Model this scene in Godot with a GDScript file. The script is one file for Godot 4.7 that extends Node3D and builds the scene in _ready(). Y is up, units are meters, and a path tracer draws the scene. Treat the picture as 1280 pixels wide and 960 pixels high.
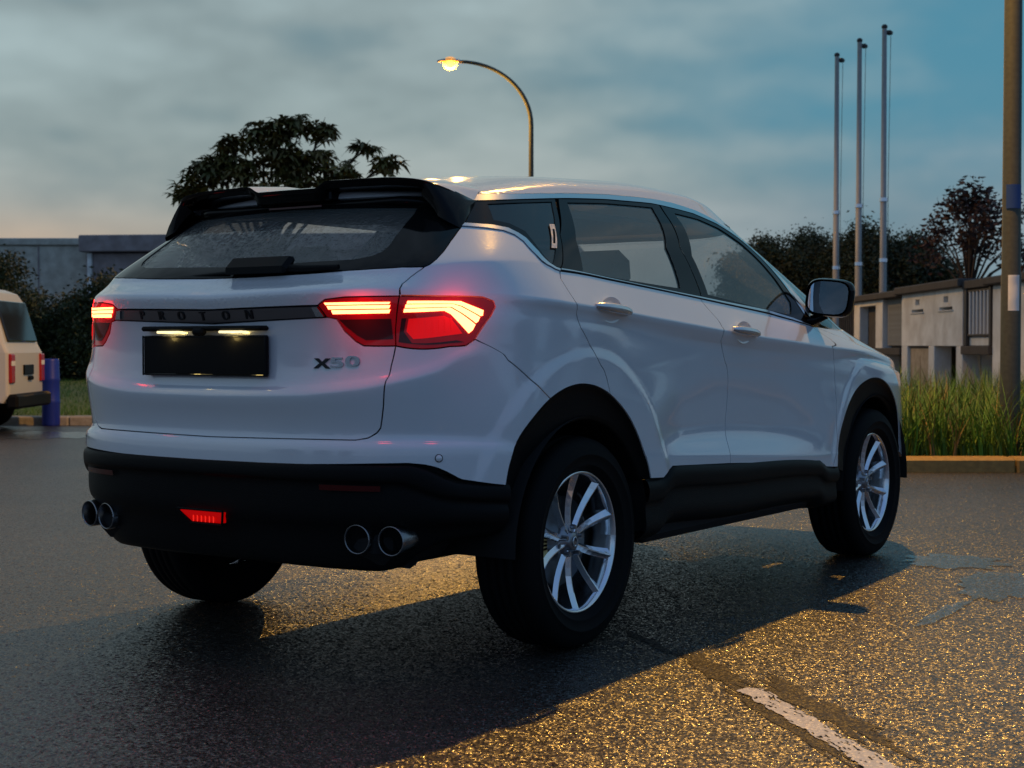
extends Node3D
# A white crossover parked on wet asphalt at dusk, seen from its rear right corner.
# Car space is world space: x runs forward from the rear axle, y up, z to the car's right.

const CAM_POS := Vector3(-4.2761, 1.0082, 3.5052)
const CAM_YAW := -34.1715
const CAM_PITCH := -1.4641

var M := {}
var names := {}
var rng := RandomNumberGenerator.new()

func _ready() -> void:
	rng.seed = 7
	setup()
	materials()
	body_rails()
	grounds()
	street_lamps()
	build_car()
	buildings()
	van_and_bin()
	flagpoles()
	trees()
	grasses()

func setup() -> void:
	var cam := Camera3D.new()
	cam.name = "camera"
	add_child(cam)
	cam.position = CAM_POS
	var a := deg_to_rad(CAM_YAW)
	var b := deg_to_rad(CAM_PITCH)
	cam.basis = Basis.looking_at(Vector3(cos(a) * cos(b), sin(b), sin(a) * cos(b)))
	cam.fov = rad_to_deg(2 * atan(480.0 / 1889.4462))
	cam.near = 0.1
	cam.far = 2000
	var lens := CameraAttributesPhysical.new()
	lens.frustum_focal_length = 12.0 / (480.0 / 1889.4462)
	lens.frustum_focus_distance = 5.6
	lens.exposure_aperture = 6.5
	lens.frustum_near = 0.1
	lens.frustum_far = 2000.0
	cam.attributes = lens
	cam.current = true
	var w := WorldEnvironment.new()
	w.name = "world"
	var e := Environment.new()
	e.background_mode = Environment.BG_SKY
	var sky := Sky.new()
	var sm := PanoramaSkyMaterial.new()
	sm.panorama = ImageTexture.create_from_image(dusk_sky())
	sky.sky_material = sm
	e.sky = sky
	e.background_energy_multiplier = 1.0
	e.tonemap_mode = Environment.TONE_MAPPER_LINEAR
	e.tonemap_exposure = 1.0
	e.sdfgi_enabled = true
	e.ssao_enabled = true
	e.ssil_enabled = true
	w.environment = e
	add_child(w)

# the dusk sky: thin grey cloud over the left, clearer teal to the right, a warm band low on the left
func dusk_sky() -> Image:
	var wd := 1536
	var ht := 768
	var im := Image.create(wd, ht, false, Image.FORMAT_RGBAF)
	var n1 := FastNoiseLite.new()
	n1.seed = 11; n1.frequency = 1.0; n1.fractal_octaves = 5; n1.fractal_gain = 0.5
	var n2 := FastNoiseLite.new()
	n2.seed = 4; n2.frequency = 1.0; n2.fractal_octaves = 6; n2.fractal_gain = 0.58
	var clear_low := Vector3(0.085, 0.275, 0.37)
	var clear_high := Vector3(0.10, 0.23, 0.37)
	var cloud_low := Vector3(0.31, 0.385, 0.375)
	var cloud_high := Vector3(0.21, 0.27, 0.34)
	var warm := Vector3(0.60, 0.42, 0.28)
	var sa := deg_to_rad(CAM_YAW - 12.0)
	var set_dir := Vector3(cos(sa), 0.05, sin(sa)).normalized()
	for y in ht:
		var el := PI / 2 - PI * (y + 0.5) / ht
		var eld := rad_to_deg(el)
		var up := clampf(eld / 55.0, 0, 1)
		for x in wd:
			var az := (x + 0.5) / wd * TAU
			var d := Vector3(sin(az) * cos(el), sin(el), -cos(az) * cos(el))
			if eld < -3.0:
				im.set_pixel(x, y, Color(0.1, 0.1, 0.1))
				continue
			# degrees to the right of the view
			var rel := wrapf(rad_to_deg(atan2(d.z, d.x)) - CAM_YAW, -180, 180)
			var q := Vector3(d.x, d.y * 3.2, d.z)
			var c1 := n1.get_noise_3dv(q * 2.6)
			var c2 := n2.get_noise_3dv(q * 7.0 + Vector3(9, 0, 3))
			var veil := 0.5 + 0.5 * cos(deg_to_rad(rel + 75.0))
			var cover := clampf(smoothstep(0.44, 0.70, veil) + c1 * 0.50 + c2 * 0.35, 0.0, 1.0)
			if rel > 40.0 or rel < -90.0:
				cover = clampf(cover + 0.45, 0, 1)
			var low := clear_low.lerp(clear_high, up)
			var cl := cloud_low.lerp(cloud_high, up) * (1.0 + 0.24 * c1 + 0.42 * c2)
			var c := low.lerp(cl, cover * 0.92)
			# pale streaks near the horizon, a warm glow at the left
			var band := exp(-pow((eld - 3.6 - 2.0 * c2) / 3.4, 2.0))
			c = c.lerp(Vector3(0.36, 0.37, 0.345).lerp(Vector3(0.25, 0.29, 0.32), smoothstep(-5.0, 18.0, absf(rel + 12.0) - 12.0)) * (1.0 + 0.35 * c2), band * 0.7)
			var glow := exp(-pow((eld - 3.4) / 1.3, 2.0)) * exp(-pow((rel + 20.0) / 11.0, 2.0))
			c = c.lerp(warm, clampf(glow * 0.6 * (1.0 + c2 * 0.6), 0, 1))
			# the sky darkens away from where the sun went down
			var away := acos(clampf(Vector3(d.x, d.y * 0.8, d.z).normalized().dot(set_dir), -1, 1))
			var dim := smoothstep(0.75, 2.2, away)
			c = c.lerp(Vector3(c.x * 0.66, c.y * 0.76, c.z * 1.08), dim)
			im.set_pixel(x, y, Color(c.x, c.y, c.z))
	return im

# ---------------------------------------------------------------- materials
func mat(col: Color, rough := 0.6, metal := 0.0) -> StandardMaterial3D:
	var m := StandardMaterial3D.new()
	m.albedo_color = col.linear_to_srgb()
	m.roughness = rough
	m.metallic = metal
	return m

func dull(col: Color, rough: float) -> StandardMaterial3D:
	var m := mat(col, rough)
	m.metallic_specular = 0.2
	return m

func noise_tex(freq: float, size: int, kind := FastNoiseLite.TYPE_SIMPLEX_SMOOTH, normal := false, strength := 4.0, oct := 3, lo := Color.BLACK, hi := Color.WHITE, sd := 1, p0 := 0.0, p1 := 1.0) -> NoiseTexture2D:
	var f := FastNoiseLite.new()
	f.noise_type = kind
	f.frequency = freq
	f.seed = sd
	f.fractal_octaves = oct
	if kind == FastNoiseLite.TYPE_CELLULAR:
		f.cellular_return_type = FastNoiseLite.RETURN_DISTANCE
		f.fractal_type = FastNoiseLite.FRACTAL_NONE
	var t := NoiseTexture2D.new()
	t.width = size; t.height = size
	t.seamless = true
	t.noise = f
	t.as_normal_map = normal
	t.bump_strength = strength
	if not normal:
		var g := Gradient.new()
		g.set_color(0, lo); g.set_color(1, hi)
		g.set_offset(0, p0); g.set_offset(1, p1)
		t.color_ramp = g
	return t

func triplanar(m: StandardMaterial3D, scale: float, world := false) -> void:
	m.uv1_triplanar = true
	m.uv1_world_triplanar = world
	m.uv1_scale = Vector3.ONE * scale

func stone_maps() -> Array:
	var n := 768
	var cell := 3.2
	var g := int(n / cell)
	var r := RandomNumberGenerator.new()
	r.seed = 77
	var px := PackedFloat32Array(); var py := PackedFloat32Array()
	var tx := PackedFloat32Array(); var ty := PackedFloat32Array()
	var tone := PackedFloat32Array(); var wet := PackedFloat32Array()
	for k in g * g:
		px.append(r.randf_range(0.05, 0.95)); py.append(r.randf_range(0.05, 0.95))
		tx.append(r.randfn() * 0.20); ty.append(r.randfn() * 0.20)
		tone.append(0.02 + 0.055 * pow(r.randf(), 2.0)); wet.append(0.14 + 0.30 * pow(r.randf(), 1.3))
	var al := Image.create(n, n, false, Image.FORMAT_RGBA8)
	var ro := Image.create(n, n, false, Image.FORMAT_RGBA8)
	var no := Image.create(n, n, false, Image.FORMAT_RGBA8)
	for y in n:
		var gy := int(y / cell)
		for x in n:
			var gx := int(x / cell)
			var best := 99.0
			var second := 99.0
			var id := 0
			var bdx := 0.0
			var bdy := 0.0
			for dy in range(-1, 2):
				for dx in range(-1, 2):
					var k := posmod(gy + dy, g) * g + posmod(gx + dx, g)
					var ex := (x + 0.5) / cell - (gx + dx + px[k])
					var ey := (y + 0.5) / cell - (gy + dy + py[k])
					var q := ex * ex + ey * ey
					if q < best:
						second = best; best = q; id = k; bdx = ex; bdy = ey
					elif q < second:
						second = q
			var gapf := clampf((sqrt(second) - sqrt(best)) * 3.0, 0.0, 1.0)
			var t := tone[id] * (0.35 + 0.65 * gapf)
			al.set_pixel(x, y, Color(t * 1.16, t, t * 0.82).linear_to_srgb())
			var w := lerpf(0.5, wet[id], gapf)
			ro.set_pixel(x, y, Color(w, w, w))
			var v := Vector3(-(tx[id] + bdx * 0.5), -(ty[id] + bdy * 0.5), 1.0)
			v = Vector3(-v.x, -v.y, 1.0).normalized()
			no.set_pixel(x, y, Color(v.x * 0.5 + 0.5, v.y * 0.5 + 0.5, v.z * 0.5 + 0.5))
	return [ImageTexture.create_from_image(al), ImageTexture.create_from_image(ro), ImageTexture.create_from_image(no)]

func drops_tex() -> ImageTexture:
	var n := 512
	var h := PackedFloat32Array()
	h.resize(n * n)
	var r := RandomNumberGenerator.new()
	r.seed = 21
	for k in 1500:
		var cx := r.randi_range(0, n - 1)
		var cy := r.randi_range(0, n - 1)
		var rad := 2.0 + 6.5 * pow(r.randf(), 2.5)
		var e := r.randf_range(0.8, 1.25)
		for dy in range(-8, 9):
			for dx in range(-8, 9):
				var q := 1.0 - (dx * dx * e + dy * dy / e) / (rad * rad)
				if q > 0:
					var i := posmod(cy + dy, n) * n + posmod(cx + dx, n)
					h[i] = maxf(h[i], sqrt(q) * rad / 9.0)
	var im := Image.create(n, n, false, Image.FORMAT_RGBA8)
	for y in n:
		for x in n:
			var v := h[y * n + x]
			im.set_pixel(x, y, Color(v, v, v))
	im.bump_map_to_normal_map(3.0)
	return ImageTexture.create_from_image(im)

func glass(col: Color, alpha: float) -> StandardMaterial3D:
	var m := mat(col, 0.03)
	m.transparency = BaseMaterial3D.TRANSPARENCY_ALPHA
	m.albedo_color.a = alpha
	return m

func glow(col: Color, e: float, base := Color(0.2, 0.2, 0.2)) -> StandardMaterial3D:
	var m := mat(base, 0.3)
	m.emission_enabled = true
	m.emission = col.linear_to_srgb()
	m.emission_energy_multiplier = e
	return m

func materials() -> void:
	var drops := drops_tex()
	var p := mat(Color(0.76, 0.77, 0.785), 0.14)
	p.metallic_specular = 0.72
	p.clearcoat_enabled = true
	p.clearcoat = 1.0
	p.clearcoat_roughness = 0.04
	p.normal_enabled = true
	p.normal_texture = drops
	p.normal_scale = 0.10
	triplanar(p, 4.5)
	M.paint = p
	var pw: StandardMaterial3D = p.duplicate()
	pw.normal_scale = 0.4
	pw.uv1_scale = Vector3.ONE * 3.0
	M.paint_wet = pw
	M.black = dull(Color(0.008, 0.008, 0.008), 0.5)
	M.soot = mat(Color(0.008, 0.008, 0.008), 0.9)
	var g := mat(Color(0.006, 0.006, 0.006), 0.06)
	g.metallic_specular = 0.27
	M.gloss = g
	var pl := dull(Color(0.009, 0.009, 0.009), 0.45)
	pl.normal_enabled = true
	pl.normal_texture = noise_tex(0.09, 512, FastNoiseLite.TYPE_SIMPLEX_SMOOTH, true, 3.0)
	pl.normal_scale = 0.35
	triplanar(pl, 3.0)
	M.plastic = pl
	M.bar = mat(Color(0.22, 0.21, 0.22), 0.3, 0.9)
	M.chrome = mat(Color(0.75, 0.76, 0.78), 0.12, 1.0)
	M.pipe = mat(Color(0.28, 0.27, 0.27), 0.22, 1.0)
	M.handle = mat(Color(0.72, 0.72, 0.74), 0.22, 0.85)
	M.letter = mat(Color(0.012, 0.012, 0.014), 0.3, 0.3)
	M.letter_chrome = mat(Color(0.45, 0.45, 0.48), 0.2, 1.0)
	M.plate = dull(Color(0.006, 0.006, 0.007), 0.3)
	var rgm := glass(Color(0.17, 0.185, 0.175), 0.34)
	rgm.normal_enabled = true; rgm.normal_texture = drops; rgm.normal_scale = 1.0
	triplanar(rgm, 3.0)
	M.rear_glass = rgm
	var sg := glass(Color(0.075, 0.09, 0.08), 0.5)
	sg.normal_enabled = true; sg.normal_texture = drops; sg.normal_scale = 0.25
	triplanar(sg, 3.0)
	M.side_glass = sg
	M.front_glass = glass(Color(0.075, 0.09, 0.075), 0.5)
	M.dark_glass = glass(Color(0.012, 0.012, 0.012), 0.85)
	M.clear_glass = glass(Color(0.05, 0.07, 0.06), 0.15)
	M.lens = glow(Color(1.0, 0.0, 0.008), 0.08, Color(0.20, 0.0, 0.004))
	M.lens.roughness = 0.06
	M.led = glow(Color(1.0, 0.15, 0.05), 11.0, Color(0.5, 0.1, 0.05))
	M.lens_dark = mat(Color(0.045, 0.0, 0.001), 0.06)
	M.reflector = glow(Color(1.0, 0.0, 0.0), 0.5, Color(0.35, 0.0, 0.0))
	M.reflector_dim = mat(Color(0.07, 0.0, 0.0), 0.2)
	M.fog_lens = glow(Color(1.0, 0.0, 0.0), 0.35, Color(0.3, 0.0, 0.0))
	M.fog_bright = glow(Color(1.0, 0.02, 0.01), 0.8, Color(0.4, 0.0, 0.0))
	M.plate_lamp = glow(Color(1.0, 0.82, 0.42), 1.5)
	M.mirror = mat(Color(0.75, 0.78, 0.82), 0.02, 1.0)
	M.rubber = dull(Color(0.008, 0.008, 0.008), 0.7)
	M.rim = mat(Color(0.85, 0.86, 0.88), 0.16, 1.0)
	M.rim_dark = mat(Color(0.30, 0.30, 0.32), 0.3, 1.0)
	M.steel = mat(Color(0.16, 0.16, 0.16), 0.4, 1.0)
	M.steel_dark = mat(Color(0.08, 0.08, 0.08), 0.5, 0.8)
	M.caliper = mat(Color(0.45, 0.36, 0.16), 0.4, 0.8)
	M.fabric = mat(Color(0.11, 0.10, 0.085), 0.9)
	M.lining = mat(Color(0.5, 0.48, 0.43), 0.9)

	# wet asphalt: packed stones a centimetre across, each with a tilt, a tone and a wetness of its own
	var stones := stone_maps()
	var a := mat(Color(1, 1, 1), 1.0)
	a.albedo_texture = stones[0]
	a.roughness_texture = stones[1]
	a.metallic_specular = 0.72
	a.roughness_texture_channel = BaseMaterial3D.TEXTURE_CHANNEL_GREEN
	a.normal_enabled = true
	a.normal_texture = stones[2]
	a.normal_scale = 1.0
	triplanar(a, 0.5, true)
	a.uv1_triplanar_sharpness = 20.0
	a.detail_enabled = true
	a.detail_blend_mode = BaseMaterial3D.BLEND_MODE_MUL
	a.detail_uv_layer = BaseMaterial3D.DETAIL_UV_2
	a.detail_albedo = noise_tex(0.012, 512, FastNoiseLite.TYPE_SIMPLEX_SMOOTH, false, 1, 5, Color(0.7, 0.7, 0.7), Color(1, 1, 1), 9, 0.2, 0.8)
	a.uv2_triplanar = true
	a.uv2_world_triplanar = true
	a.uv2_scale = Vector3.ONE * 0.07
	M.asphalt = a
	var d: StandardMaterial3D = a.duplicate()
	d.roughness_texture = null
	d.roughness = 0.5
	d.metallic_specular = 0.36
	M.dry_stain = d
	var pu := glass(Color(0.02, 0.022, 0.024), 0.35)
	pu.roughness = 0.2
	pu.normal_enabled = true
	pu.normal_texture = stones[2]
	pu.normal_scale = 0.35
	triplanar(pu, 0.5, true)
	M.puddle = pu
	M.line = mat(Color(0.62, 0.62, 0.60), 0.45)
	M.line.normal_enabled = true
	M.line.normal_texture = a.normal_texture
	M.line.normal_scale = 0.5
	triplanar(M.line, 0.5, true)
	M.tar = dull(Color(0.008, 0.008, 0.009), 0.85)
	M.concrete = grain(Color(0.36, 0.33, 0.28), 0.75, 1.2)
	M.kerb_yellow = grain(Color(0.30, 0.19, 0.05), 0.6, 1.5)  # one yellow-brown tone over whole kerb stones
	M.soil = grain(Color(0.10, 0.08, 0.05), 0.9, 1.0)
	M.lawn = grain(Color(0.10, 0.13, 0.015), 0.9, 0.6)
	M.white_wall = grain(Color(0.88, 0.88, 0.84), 0.8, 0.12)
	M.beige = grain(Color(0.46, 0.38, 0.28), 0.7, 0.5)
	M.fascia = grain(Color(0.065, 0.06, 0.058), 0.8, 0.2)
	M.slat = grain(Color(0.34, 0.33, 0.29), 0.6, 0.8)
	M.bar_dark = mat(Color(0.04, 0.035, 0.03), 0.5)
	M.bar_white = mat(Color(0.62, 0.64, 0.66), 0.5)
	M.dark = mat(Color(0.01, 0.01, 0.012), 0.9)
	M.pole = grain(Color(0.062, 0.068, 0.052), 0.55, 1.6)
	M.pole_grey = grain(Color(0.40, 0.40, 0.38), 0.45, 1.6)
	M.sticker = mat(Color(0.02, 0.06, 0.22), 0.5)
	M.van = mat(Color(0.60, 0.57, 0.48), 0.3)
	M.van.clearcoat_enabled = true
	M.van_glass = mat(Color(0.02, 0.025, 0.03), 0.06)
	M.red_lens = mat(Color(0.35, 0.015, 0.01), 0.15)
	M.blue = mat(Color(0.01, 0.03, 0.32), 0.4)
	M.ware = grain(Color(0.62, 0.58, 0.48), 0.8, 0.12)
	M.ware_dark = grain(Color(0.36, 0.30, 0.29), 0.8, 0.12)
	M.bark = grain(Color(0.07, 0.05, 0.035), 0.9, 3.0)
	for k in [["leaf_dark", Color(0.035, 0.042, 0.010)], ["leaf_mid", Color(0.045, 0.055, 0.014)], ["leaf_red", Color(0.055, 0.026, 0.02)], ["leaf_olive", Color(0.115, 0.10, 0.026)], ["blade", Color(0.062, 0.165, 0.012)]]:
		var m := mat(Color(1, 1, 1), 0.6)
		m.albedo_color = (k[1] as Color).linear_to_srgb()
		m.backlight_enabled = true
		m.backlight = Color(0.25, 0.25, 0.2)
		m.vertex_color_use_as_albedo = true
		M[k[0]] = m
	M.lamp_glow = glow(Color(1.0, 0.40, 0.012), 1.15, Color(0.6, 0.3, 0.05))
	M.lamp_glow.transparency = BaseMaterial3D.TRANSPARENCY_ALPHA
	M.lamp_glow.albedo_color.a = 0.35
	M.lamp_glow.roughness = 0.15
	M.bulb = glow(Color(1.0, 0.62, 0.11), 2.6)

func grain(col: Color, rough: float, scale: float) -> StandardMaterial3D:
	var m := mat(col, rough)
	if not M.has("grain_tex"):
		M.grain_tex = noise_tex(0.02, 512, FastNoiseLite.TYPE_SIMPLEX_SMOOTH, false, 1, 6, Color(0.88, 0.87, 0.86), Color(1, 1, 1), 3, 0.2, 0.75)
		M.grain_nrm = noise_tex(0.05, 512, FastNoiseLite.TYPE_SIMPLEX_SMOOTH, true, 2.5, 4)
	m.albedo_texture = M.grain_tex
	m.normal_enabled = true
	m.normal_texture = M.grain_nrm
	m.normal_scale = 0.15
	triplanar(m, scale)
	return m

# ---------------------------------------------------------------- naming
func numbered(called: String, parent: Node) -> String:
	var key := str(parent.get_instance_id()) + "/" + called
	var n: int = names.get(key, 0)
	names[key] = n + 1
	return called if n == 0 else "%s_%03d" % [called, n]

func obj(called: String, mesh: Mesh, mat: Material, parent: Node = self, at := Vector3.ZERO) -> MeshInstance3D:
	var o := MeshInstance3D.new()
	o.name = numbered(called, parent)
	o.mesh = mesh
	if mat:
		o.material_override = mat
	o.position = at
	parent.add_child(o, true)
	return o

func tag(o: Node, label: String, category: String, group := "") -> void:
	o.set_meta("label", label)
	o.set_meta("category", category)
	if group:
		o.set_meta("group", group)

func thing(called: String, label: String, category: String, at := Vector3.ZERO, turn := 0.0, group := "") -> Node3D:
	var o := Node3D.new()
	o.name = numbered(called, self)
	add_child(o, true)
	o.position = at
	o.rotation.y = turn
	tag(o, label, category, group)
	return o

func dup(root: Node3D, called: String, at: Vector3, turn: float, label: String) -> Node3D:
	var c: Node3D = root.duplicate()
	c.name = numbered(called, self)
	add_child(c, true)
	c.position = at
	c.rotation.y = turn
	c.set_meta("label", label)
	return c

func structure(o: Node) -> Node:
	o.set_meta("kind", "structure")
	return o

# world point from depth ahead of the viewpoint, distance to its right, and height
func place(ahead: float, right: float, y := 0.0) -> Vector3:
	var a := deg_to_rad(CAM_YAW)
	return Vector3(CAM_POS.x + cos(a) * ahead - sin(a) * right, y, CAM_POS.z + sin(a) * ahead + cos(a) * right)

# ---------------------------------------------------------------- mesh helpers
func st() -> SurfaceTool:
	var s := SurfaceTool.new()
	s.begin(Mesh.PRIMITIVE_TRIANGLES)
	return s

func tri(s: SurfaceTool, a: Vector3, b: Vector3, c: Vector3) -> void:
	s.add_vertex(a); s.add_vertex(b); s.add_vertex(c)

func quad(s: SurfaceTool, a: Vector3, b: Vector3, c: Vector3, d: Vector3) -> void:
	tri(s, a, b, c); tri(s, a, c, d)

func done(s: SurfaceTool, smooth := false) -> ArrayMesh:
	s.set_smooth_group(0 if smooth else -1)
	s.generate_normals()
	return s.commit()

# a box with chamfered edges, centred on c
func cbox(s: SurfaceTool, c: Vector3, size: Vector3, ch := 0.01, basis := Basis()) -> void:
	s.set_smooth_group(-1)
	var h := size * 0.5
	ch = minf(ch, minf(h.x, minf(h.y, h.z)) * 0.9)
	var f := []
	for ax in 3:
		for sg in [-1.0, 1.0]:
			var u := (ax + 1) % 3
			var w := (ax + 2) % 3
			var p := []
			for k in [[-1, -1], [1, -1], [1, 1], [-1, 1]]:
				var v := Vector3.ZERO
				v[ax] = sg * h[ax]
				v[u] = k[0] * (h[u] - ch)
				v[w] = k[1] * (h[w] - ch)
				p.append(v)
			if sg > 0: p.reverse()
			f.append(p)
	for p in f:
		quad(s, c + basis * p[0], c + basis * p[1], c + basis * p[2], c + basis * p[3])
	for ax in 3: # edge chamfers
		var u := (ax + 1) % 3
		var w := (ax + 2) % 3
		for su in [-1.0, 1.0]:
			for sw in [-1.0, 1.0]:
				var e := []
				for k in [[-1, 0], [1, 0], [1, 1], [-1, 1]]:
					var v := Vector3.ZERO
					v[ax] = k[0] * (h[ax] - ch)
					v[u] = su * (h[u] - (ch if k[1] else 0.0))
					v[w] = sw * (h[w] - (0.0 if k[1] else ch))
					e.append(v)
				if su * sw < 0: e.reverse()
				quad(s, c + basis * e[0], c + basis * e[1], c + basis * e[2], c + basis * e[3])
	for sx in [-1.0, 1.0]:
		for sy in [-1.0, 1.0]:
			for sz in [-1.0, 1.0]:
				var a := Vector3(sx * h.x, sy * (h.y - ch), sz * (h.z - ch))
				var b := Vector3(sx * (h.x - ch), sy * h.y, sz * (h.z - ch))
				var d := Vector3(sx * (h.x - ch), sy * (h.y - ch), sz * h.z)
				if sx * sy * sz > 0: tri(s, c + basis * a, c + basis * d, c + basis * b)
				else: tri(s, c + basis * a, c + basis * b, c + basis * d)

func box_mesh(size: Vector3, ch := 0.01) -> ArrayMesh:
	var s := st()
	cbox(s, Vector3.ZERO, size, ch)
	return done(s)

# a tube along points with a radius each
func tube(s: SurfaceTool, pts: Array, radii: Array, sides := 8, capped := true) -> void:
	s.set_smooth_group(1)
	var rings := []
	var last_u := Vector3.ZERO
	for i in pts.size():
		var t: Vector3 = (pts[mini(i + 1, pts.size() - 1)] - pts[maxi(i - 1, 0)]).normalized()
		var u := last_u - t * last_u.dot(t)
		if u.length() < 0.1:
			u = t.cross(Vector3.UP if absf(t.y) < 0.9 else Vector3.RIGHT)
		u = u.normalized()
		last_u = u
		var w := t.cross(u)
		var ring := []
		for k in sides:
			var a := TAU * k / sides
			ring.append(pts[i] + (u * cos(a) + w * sin(a)) * radii[i])
		rings.append(ring)
	for i in pts.size() - 1:
		for k in sides:
			var k2 := (k + 1) % sides
			quad(s, rings[i][k], rings[i + 1][k], rings[i + 1][k2], rings[i][k2])
	if capped:
		s.set_smooth_group(-1)
		for k in range(1, sides - 1):
			tri(s, rings[0][0], rings[0][k], rings[0][k + 1])
			tri(s, rings[-1][0], rings[-1][k + 1], rings[-1][k])

# turn a profile of (radius, along) round an axis through c; axis z by default
func lathe(s: SurfaceTool, prof: Array, sides := 48, c := Vector3.ZERO, basis := Basis(), group := 1) -> void:
	s.set_smooth_group(group)
	for k in sides:
		var a := TAU * k / sides
		var b := TAU * (k + 1) / sides
		for i in prof.size() - 1:
			var p: Vector2 = prof[i]
			var q: Vector2 = prof[i + 1]
			var p0 := c + basis * Vector3(p.x * cos(a), p.x * sin(a), p.y)
			var p1 := c + basis * Vector3(p.x * cos(b), p.x * sin(b), p.y)
			var q0 := c + basis * Vector3(q.x * cos(a), q.x * sin(a), q.y)
			var q1 := c + basis * Vector3(q.x * cos(b), q.x * sin(b), q.y)
			if p.x > 1e-5: tri(s, p0, q1, p1)
			if q.x > 1e-5: tri(s, p0, q0, q1)

# ---------------------------------------------------------------- body surface
# Plan curve of the car's right half, from the middle of the tail round to the middle of the nose.
const XR0 := 0.3
const AR := 1.145
const NR := 4.0
const HW := 0.93
const XF0 := 2.3
const AF := 1.26
const NF := 3.3
var bx := PackedFloat32Array()
var bz := PackedFloat32Array()
var bs := PackedFloat32Array()
var SG := PackedFloat32Array()   # lattice of s
var rails := []                  # rails[i] = PackedVector3Array over SG
const SUB := 6
var NV := 0

func plan_table() -> void:
	for i in 600:
		var t := PI / 2 * i / 599.0
		bx.append(XR0 - AR * pow(maxf(cos(t), 0.0), 2.0 / NR)); bz.append(HW * pow(maxf(sin(t), 0.0), 2.0 / NR))
	for i in range(1, 100):
		bx.append(lerpf(XR0, XF0, i / 100.0)); bz.append(HW)
	for i in 600:
		var t := PI / 2 * (599 - i) / 599.0
		bx.append(XF0 + AF * pow(maxf(cos(t), 0.0), 2.0 / NF)); bz.append(HW * pow(maxf(sin(t), 0.0), 2.0 / NF))
	bs.append(0.0)
	for i in range(1, bx.size()):
		bs.append(bs[i - 1] + Vector2(bx[i] - bx[i - 1], bz[i] - bz[i - 1]).length())

func plan_at(s: float) -> Array:
	var i := clampi(bs.bsearch(s), 1, bs.size() - 1)
	var f := clampf((s - bs[i - 1]) / maxf(bs[i] - bs[i - 1], 1e-9), 0, 1)
	var a := maxi(i - 4, 0)
	var b := mini(i + 3, bs.size() - 1)
	var t := Vector2(bx[b] - bx[a], bz[b] - bz[a]).normalized()
	if s < 0.01: t = Vector2(0, 1)
	if s > bs[-1] - 0.01: t = Vector2(0, -1)
	return [lerpf(bx[i - 1], bx[i], f), lerpf(bz[i - 1], bz[i], f), Vector2(-t.y, t.x)]

# smooth monotone interpolation through [x0, y0, x1, y1, ...]
func key(k: Array, x: float) -> float:
	var n := k.size() / 2
	if n == 1 or x <= k[0]: return k[1]
	if x >= k[2 * n - 2]: return k[2 * n - 1]
	var i := 0
	while x > k[2 * i + 2]: i += 1
	var h: float = k[2 * i + 2] - k[2 * i]
	var d: float = (k[2 * i + 3] - k[2 * i + 1]) / h
	var m0 := 0.0
	var m1 := 0.0
	if i > 0:
		var hp: float = k[2 * i] - k[2 * i - 2]
		var dp: float = (k[2 * i + 1] - k[2 * i - 1]) / hp
		if dp * d > 0: m0 = 3 * (h + hp) / ((2 * h + hp) / dp + (h + 2 * hp) / d)
	else: m0 = d
	if i < n - 2:
		var hn: float = k[2 * i + 4] - k[2 * i + 2]
		var dn: float = (k[2 * i + 5] - k[2 * i + 3]) / hn
		if dn * d > 0: m1 = 3 * (h + hn) / ((2 * h + hn) / dn + (h + 2 * hn) / d)
	else: m1 = d
	var f: float = (x - k[2 * i]) / h
	return k[2 * i + 1] * (1 + 2 * f) * (1 - f) * (1 - f) + h * m0 * f * (1 - f) * (1 - f) + k[2 * i + 3] * f * f * (3 - 2 * f) + h * m1 * f * f * (f - 1)

# one rail: height keys (by s, or by x), offset keys by s, and a plan scaled to its own tail, nose and half width
func rail(y: Array, d: Array, dy := 0.0, dd := 0.0, xr := -0.845, xf := 3.56, w := HW, by_x := false, ramp := 0.0) -> void:
	var out := PackedVector3Array()
	for s in SG:
		var p := plan_at(s)
		var x: float = p[0]
		var n: Vector2 = p[2]
		if x < XR0: x = XR0 + (x - XR0) * (XR0 - xr) / AR
		else: x = XR0 + (x - XR0) * (xf - XR0) / (XF0 + AF - XR0)
		var off := key(d, s) + dd
		var z: float = p[1] * w / HW + n.y * off
		x += n.x * off
		var lift := dy * (1.0 - ramp * (1.0 - smoothstep(-0.45, 0.35, x)))
		out.append(Vector3(x, key(y, x if by_x else s) + lift, maxf(z, 0.0)))
	rails.append(out)

const Y_H := [0, 1.165, 0.31, 1.173, 0.46, 1.176, 0.7, 1.177, 0.93, 1.176, 1.08, 1.17, 1.22, 1.16, 1.39, 1.148, 1.8, 1.121, 2.29, 1.085, 2.7, 1.055, 3.17, 1.028, 3.6, 1.005, 4.0, 0.985, 4.4, 0.95, 4.9, 0.90, 5.6, 0.86]
const Y_E := [0, 0.852, 0.345, 0.857, 0.57, 0.876, 0.72, 0.903, 0.83, 0.933, 0.917, 0.975, 1.0, 0.99, 1.2, 0.96, 1.5, 0.93, 2.5, 0.90, 3.5, 0.85, 4.2, 0.80, 5.6, 0.76]
const Y_E2 := [0, 0.860, 0.345, 0.865, 0.57, 0.884, 0.72, 0.911, 0.83, 0.941, 0.917, 0.985, 1.0, 1.0, 1.2, 0.975, 1.5, 0.95, 2.5, 0.925, 3.5, 0.875, 4.2, 0.825, 5.6, 0.78]
const Y_B := [0, 0.697, 0.8, 0.70, 1.02, 0.693, 1.2, 0.665, 1.45, 0.645, 1.95, 0.618, 2.5, 0.587, 3.1, 0.552, 3.5, 0.535, 4.2, 0.53, 5.6, 0.53]
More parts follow.
